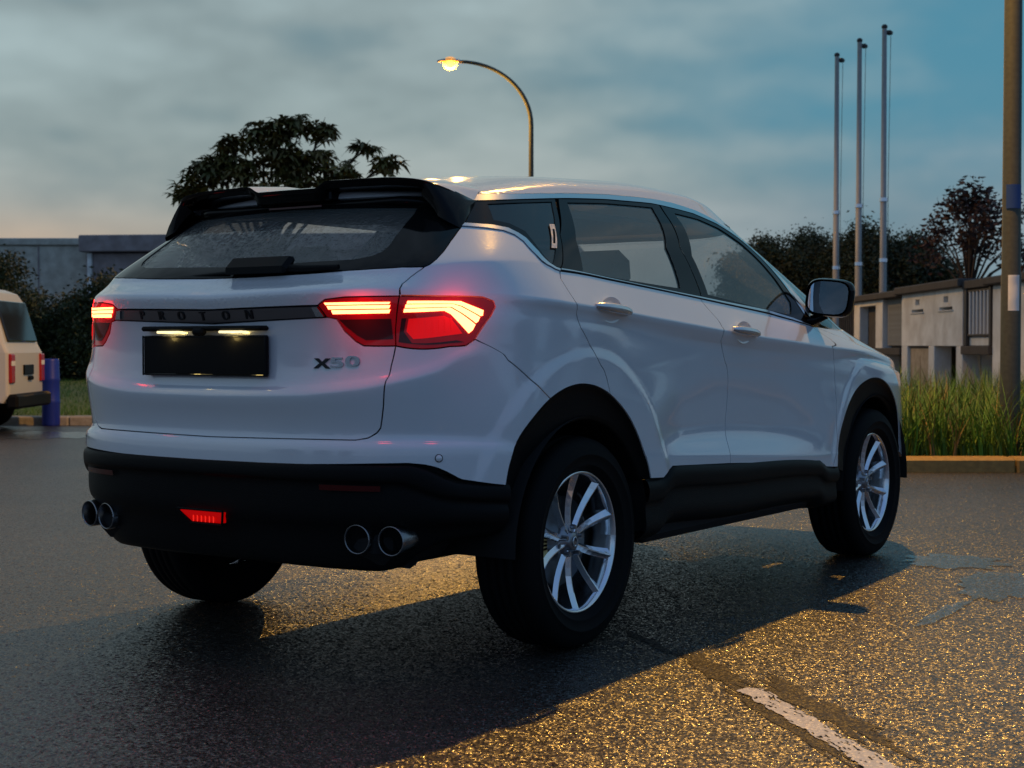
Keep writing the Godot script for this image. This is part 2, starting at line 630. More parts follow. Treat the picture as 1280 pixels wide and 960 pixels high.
const Y_I := [-0.84, 1.222, -0.72, 1.228, -0.62, 1.245, -0.5, 1.262, -0.3, 1.272, -0.1, 1.262, 0.2, 1.238, 0.73, 1.197, 1.32, 1.150, 1.88, 1.105, 2.3, 1.08, 2.85, 1.10]
const Y_J := [-0.43, 1.49, -0.25, 1.497, 0, 1.52, 0.3, 1.548, 0.6, 1.568, 1.0, 1.587, 1.25, 1.585, 1.5, 1.565, 1.8, 1.53]

func body_rails() -> void:
	plan_table()
	var s := 0.0
	while s < 2.15:
		SG.append(s); s += 0.0125
	while s < 3.35:
		SG.append(s); s += 0.025
	while s < 4.6:
		SG.append(s); s += 0.015
	while s < bs[-1] - 0.01:
		SG.append(s); s += 0.03
	SG.append(bs[-1])
	var dh := [0, 0, 0.45, -0.006, 0.7, -0.028, 0.85, -0.042, 1.0, -0.034, 1.15, -0.006, 1.35, 0.012, 1.5, 0.010, 2.0, 0.0, 3.6, 0, 4.4, -0.03, 5.6, -0.05]
	var de := [0, -0.002, 0.8, -0.002, 0.93, -0.006, 1.03, -0.010, 1.2, -0.006, 1.45, 0.0, 1.8, -0.006, 2.2, -0.022, 2.5, -0.026, 3.0, -0.025, 3.5, -0.012, 4.0, -0.003, 5.6, 0]
	var de2 := [0, -0.006, 0.8, -0.006, 0.93, -0.0085, 1.03, -0.0105, 1.2, -0.006, 1.45, 0.001, 1.8, -0.006, 2.2, -0.0215, 2.5, -0.025, 3.0, -0.024, 3.5, -0.012, 4.0, -0.003, 5.6, 0]
	var di := [0, -0.105, 0.7, -0.102, 0.9, -0.095, 1.1, -0.072, 1.5, -0.07, 3.5, -0.07, 5.6, -0.05]
	rail([0, 0.58, 0.8, 0.58, 1.05, 0.52, 1.4, 0.46, 2.0, 0.43, 5.6, 0.40], [0, 0])
	rail(Y_B, [0, 0], -0.012)
	rail(Y_B, [0, -0.006, 1.2, -0.004, 5.6, -0.003], 0.010)
	rail([0, 0.722, 0.6, 0.728, 0.8, 0.726, 1.05, 0.715, 1.4, 0.70, 1.95, 0.68, 2.5, 0.677, 3.1, 0.645, 3.5, 0.61, 4.2, 0.60, 5.6, 0.60], [0, -0.026, 0.8, -0.026, 1.0, -0.016, 1.15, -0.004, 1.45, -0.003, 1.93, -0.004, 2.2, -0.030, 2.5, -0.036, 2.9, -0.036, 3.3, -0.02, 3.6, -0.004, 5.6, 0])
	rail([0, 0.775, 0.8, 0.785, 1.1, 0.80, 1.5, 0.80, 2.5, 0.77, 3.5, 0.72, 4.2, 0.70, 5.6, 0.68], [0, -0.022, 0.8, -0.018, 1.0, -0.010, 1.2, 0, 1.45, 0, 1.9, -0.003, 2.2, -0.024, 2.5, -0.031, 3.0, -0.029, 3.4, -0.015, 3.7, 0, 5.6, 0])
	rail(Y_E, de, -0.010)
	rail(Y_E2, de2)
	rail([0, 0.89, 0.2, 0.889, 0.44, 0.905, 0.66, 0.93, 0.78, 0.959, 0.9, 0.999, 1.0, 1.025, 1.2, 1.01, 1.5, 0.99, 2.5, 0.95, 3.5, 0.90, 4.2, 0.85, 5.6, 0.80], [0, -0.036, 0.5, -0.034, 0.75, -0.024, 0.9, -0.015, 1.03, -0.011, 1.2, -0.006, 1.45, 0.002, 1.8, -0.008, 2.2, -0.021, 2.5, -0.0235, 3.0, -0.0225, 3.5, -0.011, 4.0, -0.003, 5.6, -0.01])
	rail([0, 1.04, 0.7, 1.05, 1.0, 1.09, 1.2, 1.075, 1.4, 1.06, 1.9, 1.04, 2.3, 1.02, 2.8, 0.985, 3.3, 0.955, 3.8, 0.93, 4.3, 0.89, 5.6, 0.84], [0, -0.04, 0.7, -0.034, 0.9, -0.018, 1.03, -0.012, 1.2, -0.007, 1.45, 0.003, 1.8, -0.014, 2.3, -0.022, 3.0, -0.02, 3.5, -0.012, 4.0, -0.005, 5.6, -0.02])
	rail(Y_H, [0, -0.012, 0.45, -0.014, 0.7, -0.024, 0.85, -0.032, 1.0, -0.026, 1.15, -0.012, 1.4, -0.002, 1.8, -0.014, 3.0, -0.014, 3.6, -0.008, 4.4, -0.03, 5.6, -0.05], -0.045)
	rail(Y_H, dh, -0.008)
	rail(Y_H, dh, 0.008, -0.010)
	rail(Y_I, di, -0.010, 0.008, -0.845, 2.85, HW, true)
	rail(Y_I, di, 0.012, -0.006, -0.845, 2.82, HW, true)
	rail([-0.6, 1.36, 0, 1.39, 1.0, 1.42, 1.6, 1.40, 2.0, 1.285, 2.4, 1.30], [0, 0], 0, 0, -0.585, 2.42, 0.765, true)
	rail(Y_J, [0, 0], 0, 0, -0.40, 1.80, 0.635, true)
	rail(Y_J, [0, 0], 0.041, 0, -0.40, 1.76, 0.600, true, 0.6)
	rail(Y_J, [0, 0], 0.075, 0, -0.39, 1.70, 0.46, true, 0.6)
	rail(Y_J, [0, 0], 0.088, 0, -0.38, 1.68, 0.24, true, 0.6)
	rail(Y_J, [0, 0], 0.092, 0, -0.38, 1.68, 0.0, true, 0.6)
	rails.insert(0, rails[0])
	rails.append(rails[-1])
	NV = rails.size() - 2

func rail_at(i: int, s: float) -> Vector3:
	var k := clampi(SG.bsearch(s), 1, SG.size() - 1)
	var f := clampf((s - SG[k - 1]) / (SG[k] - SG[k - 1]), 0, 1)
	var r: PackedVector3Array = rails[i]
	return r[k - 1].lerp(r[k], f)

func surf(s: float, v: float) -> Vector3:
	var j := clampi(int(v), 0, NV - 1)
	var f := clampf(v - j, 0, 1)
	var p := rail_at(j, s) * (0.5 * (1 - f) * (1 - f)) + rail_at(j + 1, s) * (0.5 + f * (1 - f)) + rail_at(j + 2, s) * (0.5 * f * f)
	if v < 9.5 and p.z > 0.7:
		# a low flare round each wheel opening
		for c in [Vector3(-0.025, 0.375, 0.0), Vector3(2.60, 0.365, 0.0)]:
			var r := Vector2(p.x - c.x, (p.y - c.y) * 0.93).length()
			p.z += 0.0065 * (1.0 - smoothstep(0.545, 0.590, r))
	return p

# where on the surface a point (x, y) of the car's flank lies
func chart_at(x: float, y: float, s0: float, v0: float) -> Vector2:
	var q := Vector2(s0, v0)
	for k in 25:
		var p := surf(q.x, q.y)
		var e := Vector2(x - p.x, y - p.y)
		if e.length() < 0.0003: break
		var ds := (surf(q.x + 0.01, q.y) - p) / 0.01
		var dv := (surf(q.x, q.y + 0.1) - p) / 0.1
		var det := ds.x * dv.y - ds.y * dv.x
		if absf(det) < 1e-7: break
		var st2 := Vector2((e.x * dv.y - e.y * dv.x) / det, (ds.x * e.y - ds.y * e.x) / det)
		q += Vector2(clampf(st2.x, -0.15, 0.15), clampf(st2.y, -0.6, 0.6))
		q.y = clampf(q.y, 0.3, 10.5)
	return q

func surf_normal(s: float, v: float) -> Vector3:
	var a := surf(maxf(s - 0.012, 0), v)
	var b := surf(minf(s + 0.012, bs[-1]), v)
	var c := surf(s, maxf(v - 0.06, 0))
	var d := surf(s, minf(v + 0.06, NV))
	var n := (b - a).cross(d - c)
	if s < 0.006 or s > bs[-1] - 0.006: n.z = 0
	return n.normalized()

# ---------------------------------------------------------------- body panels cut from the surface
var node_n := {}

func metric(p: Vector2) -> Vector2:
	var a := surf(maxf(p.x - 0.02, 0), p.y)
	var b := surf(minf(p.x + 0.02, bs[-1]), p.y)
	var c := surf(p.x, maxf(p.y - 0.1, 0))
	var d := surf(p.x, minf(p.y + 0.1, NV))
	return Vector2(maxf(a.distance_to(b) / (minf(p.x + 0.02, bs[-1]) - maxf(p.x - 0.02, 0)), 0.05), maxf(c.distance_to(d) / (minf(p.y + 0.1, NV) - maxf(p.y - 0.1, 0)), 0.004))

# move a chart outline inwards by so many metres
func inset_poly(poly: PackedVector2Array, by: float) -> PackedVector2Array:
	var n := poly.size()
	var area := 0.0
	for i in n:
		area += poly[i].cross(poly[(i + 1) % n])
	var sg := signf(area)
	var out := PackedVector2Array()
	for i in n:
		var p := poly[i]
		var m := metric(p)
		var e0 := ((p - poly[(i + n - 1) % n]) * m).normalized()
		var e1 := ((poly[(i + 1) % n] - p) * m).normalized()
		var n0 := Vector2(-e0.y, e0.x) * sg
		var n1 := Vector2(-e1.y, e1.x) * sg
		var d := n0 + n1
		var l := d.length_squared()
		d = n0 if l < 0.2 else d * (2.0 / l)
		if d.length() > 2.5: d = d.normalized() * 2.5
		var q := p + d * by / m
		if p.x < 1e-6: q.x = 0.0
		if p.x > bs[-1] - 1e-4: q.x = bs[-1]
		if p.y > NV - 1e-4: q.y = NV
		q.x = clampf(q.x, 0, bs[-1])
		q.y = clampf(q.y, 0, NV)
		out.append(q)
	return out

func lifted(p: Vector2, off: float) -> Array:
	var n := surf_normal(p.x, p.y)
	return [surf(p.x, p.y) + n * off, n]

# side: 0 both halves in one mesh, 1 right only, -1 left only
func panel(outer: Array, holes := [], off := 0.0, gap := 0.0022, lip := 0.012) -> Array:
	var poly := inset_poly(PackedVector2Array(outer), gap)
	var cut := []
	for h in holes:
		cut.append(inset_poly(PackedVector2Array(h), -gap * 0.5))
	var ph := PackedVector3Array()
	var nh := PackedVector3Array()
	var lo := poly[0]
	var hi := poly[0]
	for p in poly:
		lo = lo.min(p); hi = hi.max(p)
	var i0 := clampi(SG.bsearch(lo.x) - 1, 0, SG.size() - 2)
	var i1 := clampi(SG.bsearch(hi.x), 0, SG.size() - 2)
	var j0 := maxi(int(lo.y * SUB), 0)
	var j1 := mini(int(hi.y * SUB), NV * SUB - 1)
	var edge := {}
	for loop in [poly] + cut:
		for k in loop.size():
			var a: Vector2 = loop[k]
			var b: Vector2 = loop[(k + 1) % loop.size()]
			var steps := 4 + int(absf(b.x - a.x) / 0.0125 * 4) + int(absf(b.y - a.y) * SUB * 4)
			for t in steps + 1:
				var p := a.lerp(b, float(t) / steps)
				var i := clampi(SG.bsearch(p.x) - 1, 0, SG.size() - 2)
				var j := int(p.y * SUB)
				for di in [-1, 0, 1]:
					for dj in [-1, 0, 1]:
						edge[(i + di) * 4096 + j + dj] = true
	for i in range(i0, i1 + 1):
		for j in range(j0, j1 + 1):
			var a := Vector2(SG[i], float(j) / SUB)
			var b := Vector2(SG[i + 1], float(j + 1) / SUB)
			var cell := PackedVector2Array([a, Vector2(b.x, a.y), b, Vector2(a.x, b.y)])
			if edge.has(i * 4096 + j):
				var pieces: Array = Geometry2D.intersect_polygons(cell, poly)
				for h in cut:
					var next := []
					for q in pieces:
						next.append_array(Geometry2D.clip_polygons(q, h))
					pieces = next
				for q in pieces:
					var idx := Geometry2D.triangulate_polygon(q)
					for t in range(0, idx.size(), 3):
						var u: Vector2 = q[idx[t]]
						var v: Vector2 = q[idx[t + 1]]
						var w: Vector2 = q[idx[t + 2]]
						if (v - u).cross(w - u) > 0:
							var x := v; v = w; w = x
						for p in [u, v, w]:
							var l := lifted(p, off)
							ph.append(l[0]); nh.append(l[1])
			else:
				var c := (a + b) * 0.5
				if not Geometry2D.is_point_in_polygon(c, poly): continue
				var inside := true
				for h in cut:
					if Geometry2D.is_point_in_polygon(c, h): inside = false
				if not inside: continue
				for k in [0, 2, 1, 0, 3, 2]:
					var id := (i + (1 if k == 1 or k == 2 else 0)) * 4096 + j + (1 if k >= 2 else 0)
					if not node_n.has(id): node_n[id] = lifted(cell[k], 0.0)
					var l: Array = node_n[id]
					ph.append(l[0] + l[1] * off); nh.append(l[1])
	if lip > 0.0:
		for loop in [poly] + cut:
			var n: int = loop.size()
			var area := 0.0
			for k in n: area += loop[k].cross(loop[(k + 1) % n])
			var sg := signf(area) * (1.0 if loop == poly else -1.0)
			for k in n:
				var a: Vector2 = loop[k]
				var b: Vector2 = loop[(k + 1) % n]
				if a.x < 1e-6 and b.x < 1e-6: continue
				if a.y > NV - 1e-4 and b.y > NV - 1e-4: continue
				if a.x > bs[-1] - 1e-4 and b.x > bs[-1] - 1e-4: continue
				var steps := 1 + int((surf(a.x, a.y).distance_to(surf(b.x, b.y))) / 0.03)
				for t in steps:
					var p := lifted(a.lerp(b, float(t) / steps), off)
					var q := lifted(a.lerp(b, float(t + 1) / steps), off)
					var along: Vector3 = (q[0] - p[0]).normalized()
					var out: Vector3 = p[1].cross(along).normalized() * -sg
					if sg > 0:
						out = along.cross(p[1]).normalized()
					else:
						out = p[1].cross(along).normalized()
					var c0: Vector3 = p[0]
					var c1: Vector3 = q[0]
					var r0: Vector3 = c0 - p[1] * lip
					var r1: Vector3 = c1 - q[1] * lip
					var f := [c0, r0, r1, c0, r1, c1]
					if (r0 - c0).cross(r1 - c0).dot(out) > 0: f = [c0, r1, r0, c0, c1, r1]
					for v in f:
						ph.append(v); nh.append(out)
	return [ph, nh]

func half(data: Array, side: int) -> ArrayMesh:
	var p := PackedVector3Array()
	var n := PackedVector3Array()
	if side >= 0:
		p.append_array(data[0]); n.append_array(data[1])
	if side <= 0:
		var f := Vector3(1, 1, -1)
		for i in range(0, data[0].size(), 3):
			for k in [0, 2, 1]:
				p.append(data[0][i + k] * f); n.append(data[1][i + k] * f)
	var arr := []
	arr.resize(Mesh.ARRAY_MAX)
	arr[Mesh.ARRAY_VERTEX] = p
	arr[Mesh.ARRAY_NORMAL] = n
	var m := ArrayMesh.new()
	m.add_surface_from_arrays(Mesh.PRIMITIVE_TRIANGLES, arr)
	return m

# a mesh copied to the other flank of the car
func mirrored(m: ArrayMesh) -> ArrayMesh:
	var out := ArrayMesh.new()
	for k in m.get_surface_count():
		var src := m.surface_get_arrays(k)
		var v: PackedVector3Array = src[Mesh.ARRAY_VERTEX]
		var n: PackedVector3Array = src[Mesh.ARRAY_NORMAL]
		var idx = src[Mesh.ARRAY_INDEX]
		var p2 := PackedVector3Array()
		var n2 := PackedVector3Array()
		var f := Vector3(1, 1, -1)
		var count: int = idx.size() if idx != null and idx.size() > 0 else v.size()
		for i in range(0, count, 3):
			for c in [0, 2, 1]:
				var at: int = idx[i + c] if idx != null and idx.size() > 0 else i + c
				p2.append(v[at] * f); n2.append(n[at] * f)
		var arr := []
		arr.resize(Mesh.ARRAY_MAX)
		arr[Mesh.ARRAY_VERTEX] = p2
		arr[Mesh.ARRAY_NORMAL] = n2
		out.add_surface_from_arrays(Mesh.PRIMITIVE_TRIANGLES, arr)
	return out

func V(a: Array) -> Array:
	var out := []
	for i in range(0, a.size(), 2):
		out.append(Vector2(a[i], a[i + 1]))
	return out

# Catmull-Rom through an open outline
func smooth_line(a: Array, n: int) -> Array:
	var out := []
	for i in a.size() - 1:
		var p0: Vector2 = a[maxi(i - 1, 0)]
		var p3: Vector2 = a[mini(i + 2, a.size() - 1)]
		for t in n:
			out.append((a[i] as Vector2).cubic_interpolate(a[i + 1], p0, p3, float(t) / n))
	out.append(a[-1])
	return out

# wheel openings: drawn in side view (x, y), then laid onto the surface
func opening(pts: Array, s0: float, v0: float) -> Array:
	var line := smooth_line(V(pts), 4)
	var out := []
	var q := Vector2(s0, v0)
	for p in line:
		q = chart_at(p.x, p.y, q.x, q.y)
		out.append(q)
	return out

func rear_arch() -> Array:
	return opening([-0.455, 0.578, -0.440, 0.64, -0.405, 0.71, -0.356, 0.766, -0.275, 0.828, -0.19, 0.866, -0.10, 0.882, -0.01, 0.876, 0.075, 0.853, 0.155, 0.813, 0.224, 0.765, 0.28, 0.71, 0.325, 0.650, 0.358, 0.592, 0.377, 0.541], 1.066, 0.9)

func front_arch() -> Array:
	return opening([2.085, 0.468, 2.095, 0.54, 2.125, 0.625, 2.18, 0.705, 2.255, 0.772, 2.35, 0.822, 2.46, 0.85, 2.57, 0.855, 2.68, 0.838, 2.78, 0.798, 2.87, 0.735, 2.935, 0.655, 2.97, 0.565, 2.98, 0.48], 3.59, 1.0)

func rev(a: Array) -> Array:
	var b := a.duplicate()
	b.reverse()
	return b

func both(called: String, data: Array, mat: Material, car: Node3D) -> Array:
	return [obj(called, half(data, 1), mat, car), obj(called, half(data, -1), mat, car)]

func build_car() -> void:
	var car := thing("white_crossover_car", "white five-door crossover car with lit red tail lamps parked on the wet asphalt", "car")
	var E := bs[-1]
	# --- shared seams, as (s, v) on the body surface
	var ra := rear_arch()
	var gap_low := V([0, 3.12, 0.45, 3.2, 0.575, 3.2, 0.615, 3.43, 0.644, 3.82, 0.656, 4.09, 0.661, 4.46, 0.668, 5.0, 0.673, 5.81, 0.676, 6.46, 0.684, 6.93, 0.69, 7.52, 0.699, 7.89, 0.704, 8.11])
	var gap_up := V([0.717, 10.153, 0.717, 11.107, 0.725, 11.678, 0.755, 12.185, 0.799, 12.762, 0.811, 12.994])
	var glass_edge := V([0, 12.9, 0.117, 12.93, 0.389, 13.15, 0.498, 13.25, 0.61, 13.27, 0.721, 13.2, 0.811, 12.994])
	var dpillar := V([0.833, 13.185, 0.855, 13.5, 0.872, 13.815, 0.882, 14.16, 0.9, 14.46, 0.914, 14.61])
	var tg_top := V([0.95, 15.0, 0.988, 15.44])
	var rear_roof := V([0.988, 15.44, 1.03, 15.85, 1.10, 16.6, 1.14, 17.5, 1.15, 18.5, 1.15, NV])
	var q_lo := V([1.033, 14.535, 1.124, 14.45, 1.185, 14.31, 1.233, 14.1, 1.297, 13.62, 1.35, 12.98, 1.385, 12.68, 1.41, 12.62])
	var q_hi := V([0.925, 14.7, 1.063, 14.63, 1.153, 14.53, 1.208, 14.372, 1.25, 14.212, 1.313, 13.788, 1.373, 13.16, 1.395, 12.87, 1.418, 12.8])
	var rd := V([1.388, 12.2, 1.4, 11.42, 1.405, 10.88, 1.414, 9.73, 1.44, 8.69, 1.514, 7.44, 1.556, 6.3]) + [ra[33]]
	var arch_back := ra.slice(0, 18)
	var arch_top := ra.slice(17, 34)
	var arch_fwd := ra.slice(33)
	var bump_gap: Array = [ra[17]] + V([1.087, 5.62, 0.963, 7.536])
	var bump_low := V([0, 1.08, 0.405, 1.12, 0.641, 1.2, 0.745, 1.22, 0.793, 1.163, 0.83, 1.078, 0.869, 0.948, 0.897, 0.85, 0.911, 0.82]) + [ra[0]]
	var lamp_in := V([0.704, 8.11, 0.598, 8.184, 0.571, 8.305, 0.532, 8.602, 0.507, 8.993, 0.474, 9.06])
	var lamp_tip := V([0.447, 9.575, 0.476, 9.925, 0.543, 10.09, 0.717, 10.153])
	var lamp_out := V([0.717, 10.153, 0.859, 10.203, 1.004, 10.247, 1.041, 9.953, 1.046, 9.495, 1.024, 8.758, 0.967, 7.666, 0.963, 7.536])
	var lamp_low := V([0.963, 7.536, 0.931, 7.31, 0.878, 7.595, 0.79, 7.85, 0.704, 8.11])
	var belt := V([1.41, 12.62, 1.6, 12.75, 1.905, 12.85, 2.593, 13.0])
	var belt_f := V([2.593, 13.0, 3.396, 13.12, 3.7, 13.0, 3.903, 12.6])
	var fd := V([2.573, 12.522, 2.527, 11.769, 2.495, 11.373, 2.485, 10.4, 2.482, 9.5, 2.517, 8.1, 2.556, 6.74, 2.573, 5.358, 2.57, 4.532, 2.562, 3.688, 2.552, 3.043, 2.545, 2.226, 2.542, 1.45])
	var fen := V([3.903, 12.6, 3.7, 11.7, 3.56, 10.835, 3.58, 9.7, 3.597, 8.7, 3.612, 5.0, 3.612, 3.0, 3.592, 1.755, 3.563, 1.03])
	var arch_f := front_arch()
	var drip := V([1.03, 15.85, 1.29, 15.74, 1.692, 15.67, 2.446, 15.68, 2.931, 15.62, 3.447, 15.54, 3.75, 15.42, 3.93, 15.2, 4.0, 14.9, 4.02, 14.5, 4.01, 14.13, 4.01, 13.86, 4.02, 13.4])
	var trim := V([0.988, 15.44, 1.244, 15.43, 1.66, 15.44, 2.352, 15.45, 3.007, 15.4, 3.274, 15.33, 3.6, 15.27, 3.82, 15.1, 3.91, 14.85, 3.95, 14.5, 3.957, 14.2, 3.963, 13.9, 3.95, 13.5])

	# --- painted panels
	var P := M.paint as Material
	obj("body_structure", half(panel([Vector2(0, 0.9), Vector2(0.9, 0.9), Vector2(1.03, 0.95), Vector2(1.2, 5.2), Vector2(1.4, 5.6), Vector2(1.7, 5.2), Vector2(1.93, 3.5), Vector2(1.93, 1.5), Vector2(3.55, 1.5), Vector2(3.62, 4.3), Vector2(3.84, 5.8), Vector2(4.1, 6.9), Vector2(4.34, 6.3), Vector2(4.55, 3.0), Vector2(4.55, 1.0), Vector2(E, 1.0), Vector2(E, 12.6), Vector2(0, 12.6)], [], -0.016, 0.0, 0.0), 0), M.black, car)
	var gate := obj("tailgate", half(panel(gap_low + lamp_in.slice(1) + V([0.468, 9.05, 0, 8.95])), 0), P, car)
	obj("shelf_panel", half(panel(V([0, 9.62, 0.447, 9.575]) + lamp_tip.slice(1) + gap_up.slice(1) + rev(glass_edge).slice(1)), 0), M.paint_wet, gate)
	obj("rear_bumper", half(panel(bump_low + arch_back.slice(1) + bump_gap.slice(1) + lamp_low.slice(1) + rev(gap_low).slice(1)), 0), P, car)
	both("quarter_panel", panel(gap_up + dpillar + q_lo + rd + rev(arch_top).slice(1) + bump_gap.slice(1) + rev(lamp_out).slice(1)), P, car)
	var rdoor := panel(belt + fd + V([2.071, 1.42, 1.992, 1.12]) + rev(arch_fwd) + rev(rd).slice(1))
	var rear_doors := both("rear_door", rdoor, P, car)
	var fdoor := panel(belt_f + fen.slice(1) + V([3.494, 1.077, 3.419, 1.41, 2.542, 1.45]) + rev(fd).slice(1))
	var front_doors := both("front_door", fdoor, P, car)
	both("front_fender", panel(fen + arch_f + V([4.62, 0.8, 4.62, 10.8, 4.2, 11.3, 3.97, 12.65])), P, car)
	obj("bonnet", half(panel(V([3.97, 12.7, 4.2, 11.35, 4.62, 10.85, E, 10.8, E, 12.9, 4.25, 12.85])), 0), M.paint_wet, car)
	obj("front_bumper", half(panel(V([4.62, 0.6, E, 0.6, E, 10.8, 4.62, 10.8])), 0), P, car)
	var roof := obj("roof", half(panel(rear_roof.slice(1) + V([E, NV, E, 15.45, 4.3, 15.4, 4.18, 15.1, 4.16, 14.0, 4.14, 13.3]) + rev(drip)), 0), M.paint_wet, car)
	obj("spoiler_base", half(panel(V([0, 15.9, 0.7, 15.9, 0.988, 15.5]) + rear_roof.slice(1) + V([0, NV])), 0), M.paint_wet, gate)

	# --- glazing and gloss black
	var K := M.gloss as Material
	var pane := V([0, 13.66, 0.366, 13.75, 0.51, 13.767, 0.58, 13.854, 0.613, 13.967, 0.633, 14.135, 0.649, 14.442, 0.67, 14.751, 0.694, 15.022, 0.70, 15.2, 0.0, 15.4])
	obj("rear_glass_surround", half(panel(glass_edge + dpillar + tg_top + V([0.7, 15.85, 0, 15.85]) + rev(pane)), 0), K, gate)
	obj("rear_window", half(panel(pane, [], -0.003, -0.004, 0.0), 0), M.rear_glass, gate)
	var pq := V([1.07, 15.3, 1.6, 15.33, 1.46, 14.42, 1.385, 13.25, 1.33, 13.85, 1.26, 14.45, 1.17, 14.7, 1.08, 14.8])
	var quarter := panel(rev(q_hi) + V([0.95, 15.0, 0.988, 15.44, 1.244, 15.43, 1.66, 15.44, 1.502, 14.42]), [pq])
	both("quarter_window_surround", quarter, K, car)
	var qw := both("quarter_window", panel(pq, [], -0.003, -0.004, 0.0), M.dark_glass, car)
	var label_edge := panel(V([1.452, 14.68, 1.492, 14.68, 1.438, 13.98, 1.402, 13.97]), [V([1.458, 14.55, 1.474, 14.55, 1.436, 14.12, 1.420, 14.12])], 0.002, 0.0, 0.0)
	obj("window_sticker", half(label_edge, 1), M.line, qw[0])
	var pr := V([1.755, 15.3, 2.295, 15.315, 2.93, 15.27, 2.536, 14.323, 2.42, 13.427, 1.932, 13.29, 1.567, 13.13, 1.611, 14.296])
	var rframe := panel(rev(belt) + V([1.418, 12.8, 1.502, 14.42, 1.69, 15.44, 2.352, 15.45, 3.007, 15.4, 3.12, 15.39, 2.717, 14.358, 2.605, 13.1]), [pr])
	var rg := panel(pr, [], -0.004, -0.004, 0.0)
	var pf := V([3.208, 15.17, 3.545, 15.12, 3.73, 14.98, 3.81, 14.72, 3.84, 14.395, 3.86, 14.1, 3.86, 13.75, 3.73, 13.38, 3.27, 13.36, 2.72, 13.42, 2.804, 14.233])
	var fframe := panel(rev(belt_f) + V([2.607, 13.1, 2.717, 14.358, 3.13, 15.38, 3.274, 15.33, 3.6, 15.27, 3.82, 15.1, 3.91, 14.85, 3.95, 14.5, 3.957, 14.2, 3.963, 13.9, 3.95, 13.5]), [pf])
	var fg := panel(pf, [], -0.004, -0.004, 0.0)
	for k in 2:
		var side: int = 1 - 2 * k
		obj("window_frame", half(rframe, side), K, rear_doors[k])
		obj("window_pane", half(rg, side), M.side_glass, rear_doors[k])
		obj("window_frame", half(fframe, side), K, front_doors[k])
		obj("window_pane", half(fg, side), M.front_glass, front_doors[k])
	obj("windscreen", half(panel(V([4.14, 13.25, 4.16, 14.0, 4.18, 15.1, 4.3, 15.4, E, 15.4, E, 12.95, 4.3, 12.95]), [], -0.002), 0), M.clear_glass, car)
	# --- bright mouldings
	both("roof_moulding", panel(trim + rev(drip), [], 0.002, 0.002, 0.02), M.chrome, car)
	both("quarter_moulding", panel([Vector2(0.914, 14.61)] + q_lo + V([1.418, 12.8]) + rev(q_hi).slice(1), [], 0.004, 0.001, 0.02), M.chrome, car)
	both("belt_moulding", panel(V([1.415, 12.68, 1.6, 12.8, 1.905, 12.9, 2.593, 13.05, 3.396, 13.17, 3.7, 13.05, 3.9, 12.75, 3.93, 12.95, 3.72, 13.22, 3.396, 13.32, 2.593, 13.2, 1.905, 13.05, 1.6, 12.95, 1.42, 12.83]), [], 0.005, 0.001, 0.02), M.chrome, car)
	# --- tail lamps
	for side in [1, -1]:
		tail_lamp(car, side, lamp_in, lamp_tip, lamp_out, lamp_low)
	# --- dark bar across the tailgate with its letters
	var bar := obj("garnish_bar", half(panel(V([0, 8.97, 0.468, 9.06, 0.447, 9.55, 0, 9.6]), [], 0.002), 0), M.bar, gate)
	var wing := panel(V([0.438, 9.09, 0.468, 9.09, 0.447, 9.52, 0.425, 9.52]), [], 0.007, 0.001, 0.01)
	both("garnish_end", wing, M.chrome, gate)
	letters(bar, "PROTON", 9.29, [-0.315, -0.222, -0.128, -0.03, 0.072, 0.172], 0.029, M.letter)
	letters(gate, "X", 7.82, [0.445], 0.031, M.letter, 0.030)
	letters(gate, "5", 7.82, [0.497], 0.031, M.letter_chrome, 0.030)
	letters(gate, "0", 7.82, [0.549], 0.031, M.letter_chrome, 0.030)
	plate(gate)
	handles(car)
	black_bumper(car)
	sills(car)
	arches(car)
	spoiler(gate)
	wiper(gate)
	mirrors(car)
	for side in [1, -1]:
		var q := lifted(Vector2(0.836, 1.404), 0.001)
		var sm := st()
		lathe(sm, [Vector2(0, 0.0015), Vector2(0.0095, 0.0015), Vector2(0.0105, 0.0), Vector2(0.0105, -0.01)], 20)
		var so := obj("parking_sensor", done(sm), P, car, q[0] * Vector3(1, 1, side))
		so.basis = Basis.looking_at(-(q[1] as Vector3) * Vector3(1, 1, side))
		var rm := TorusMesh.new()
		rm.inner_radius = 0.0104; rm.outer_radius = 0.0126; rm.rings = 20; rm.ring_segments = 6
		var ro := obj("sensor_ring", rm, M.black, so)
		ro.rotation.x = PI / 2
	for x in [0.0, 2.66]:
		for side in [1, -1]:
			wheel(car, Vector3(x, 0.354, 0.79 * side), side, 0.314)
	underbody(car)
	interior(car)

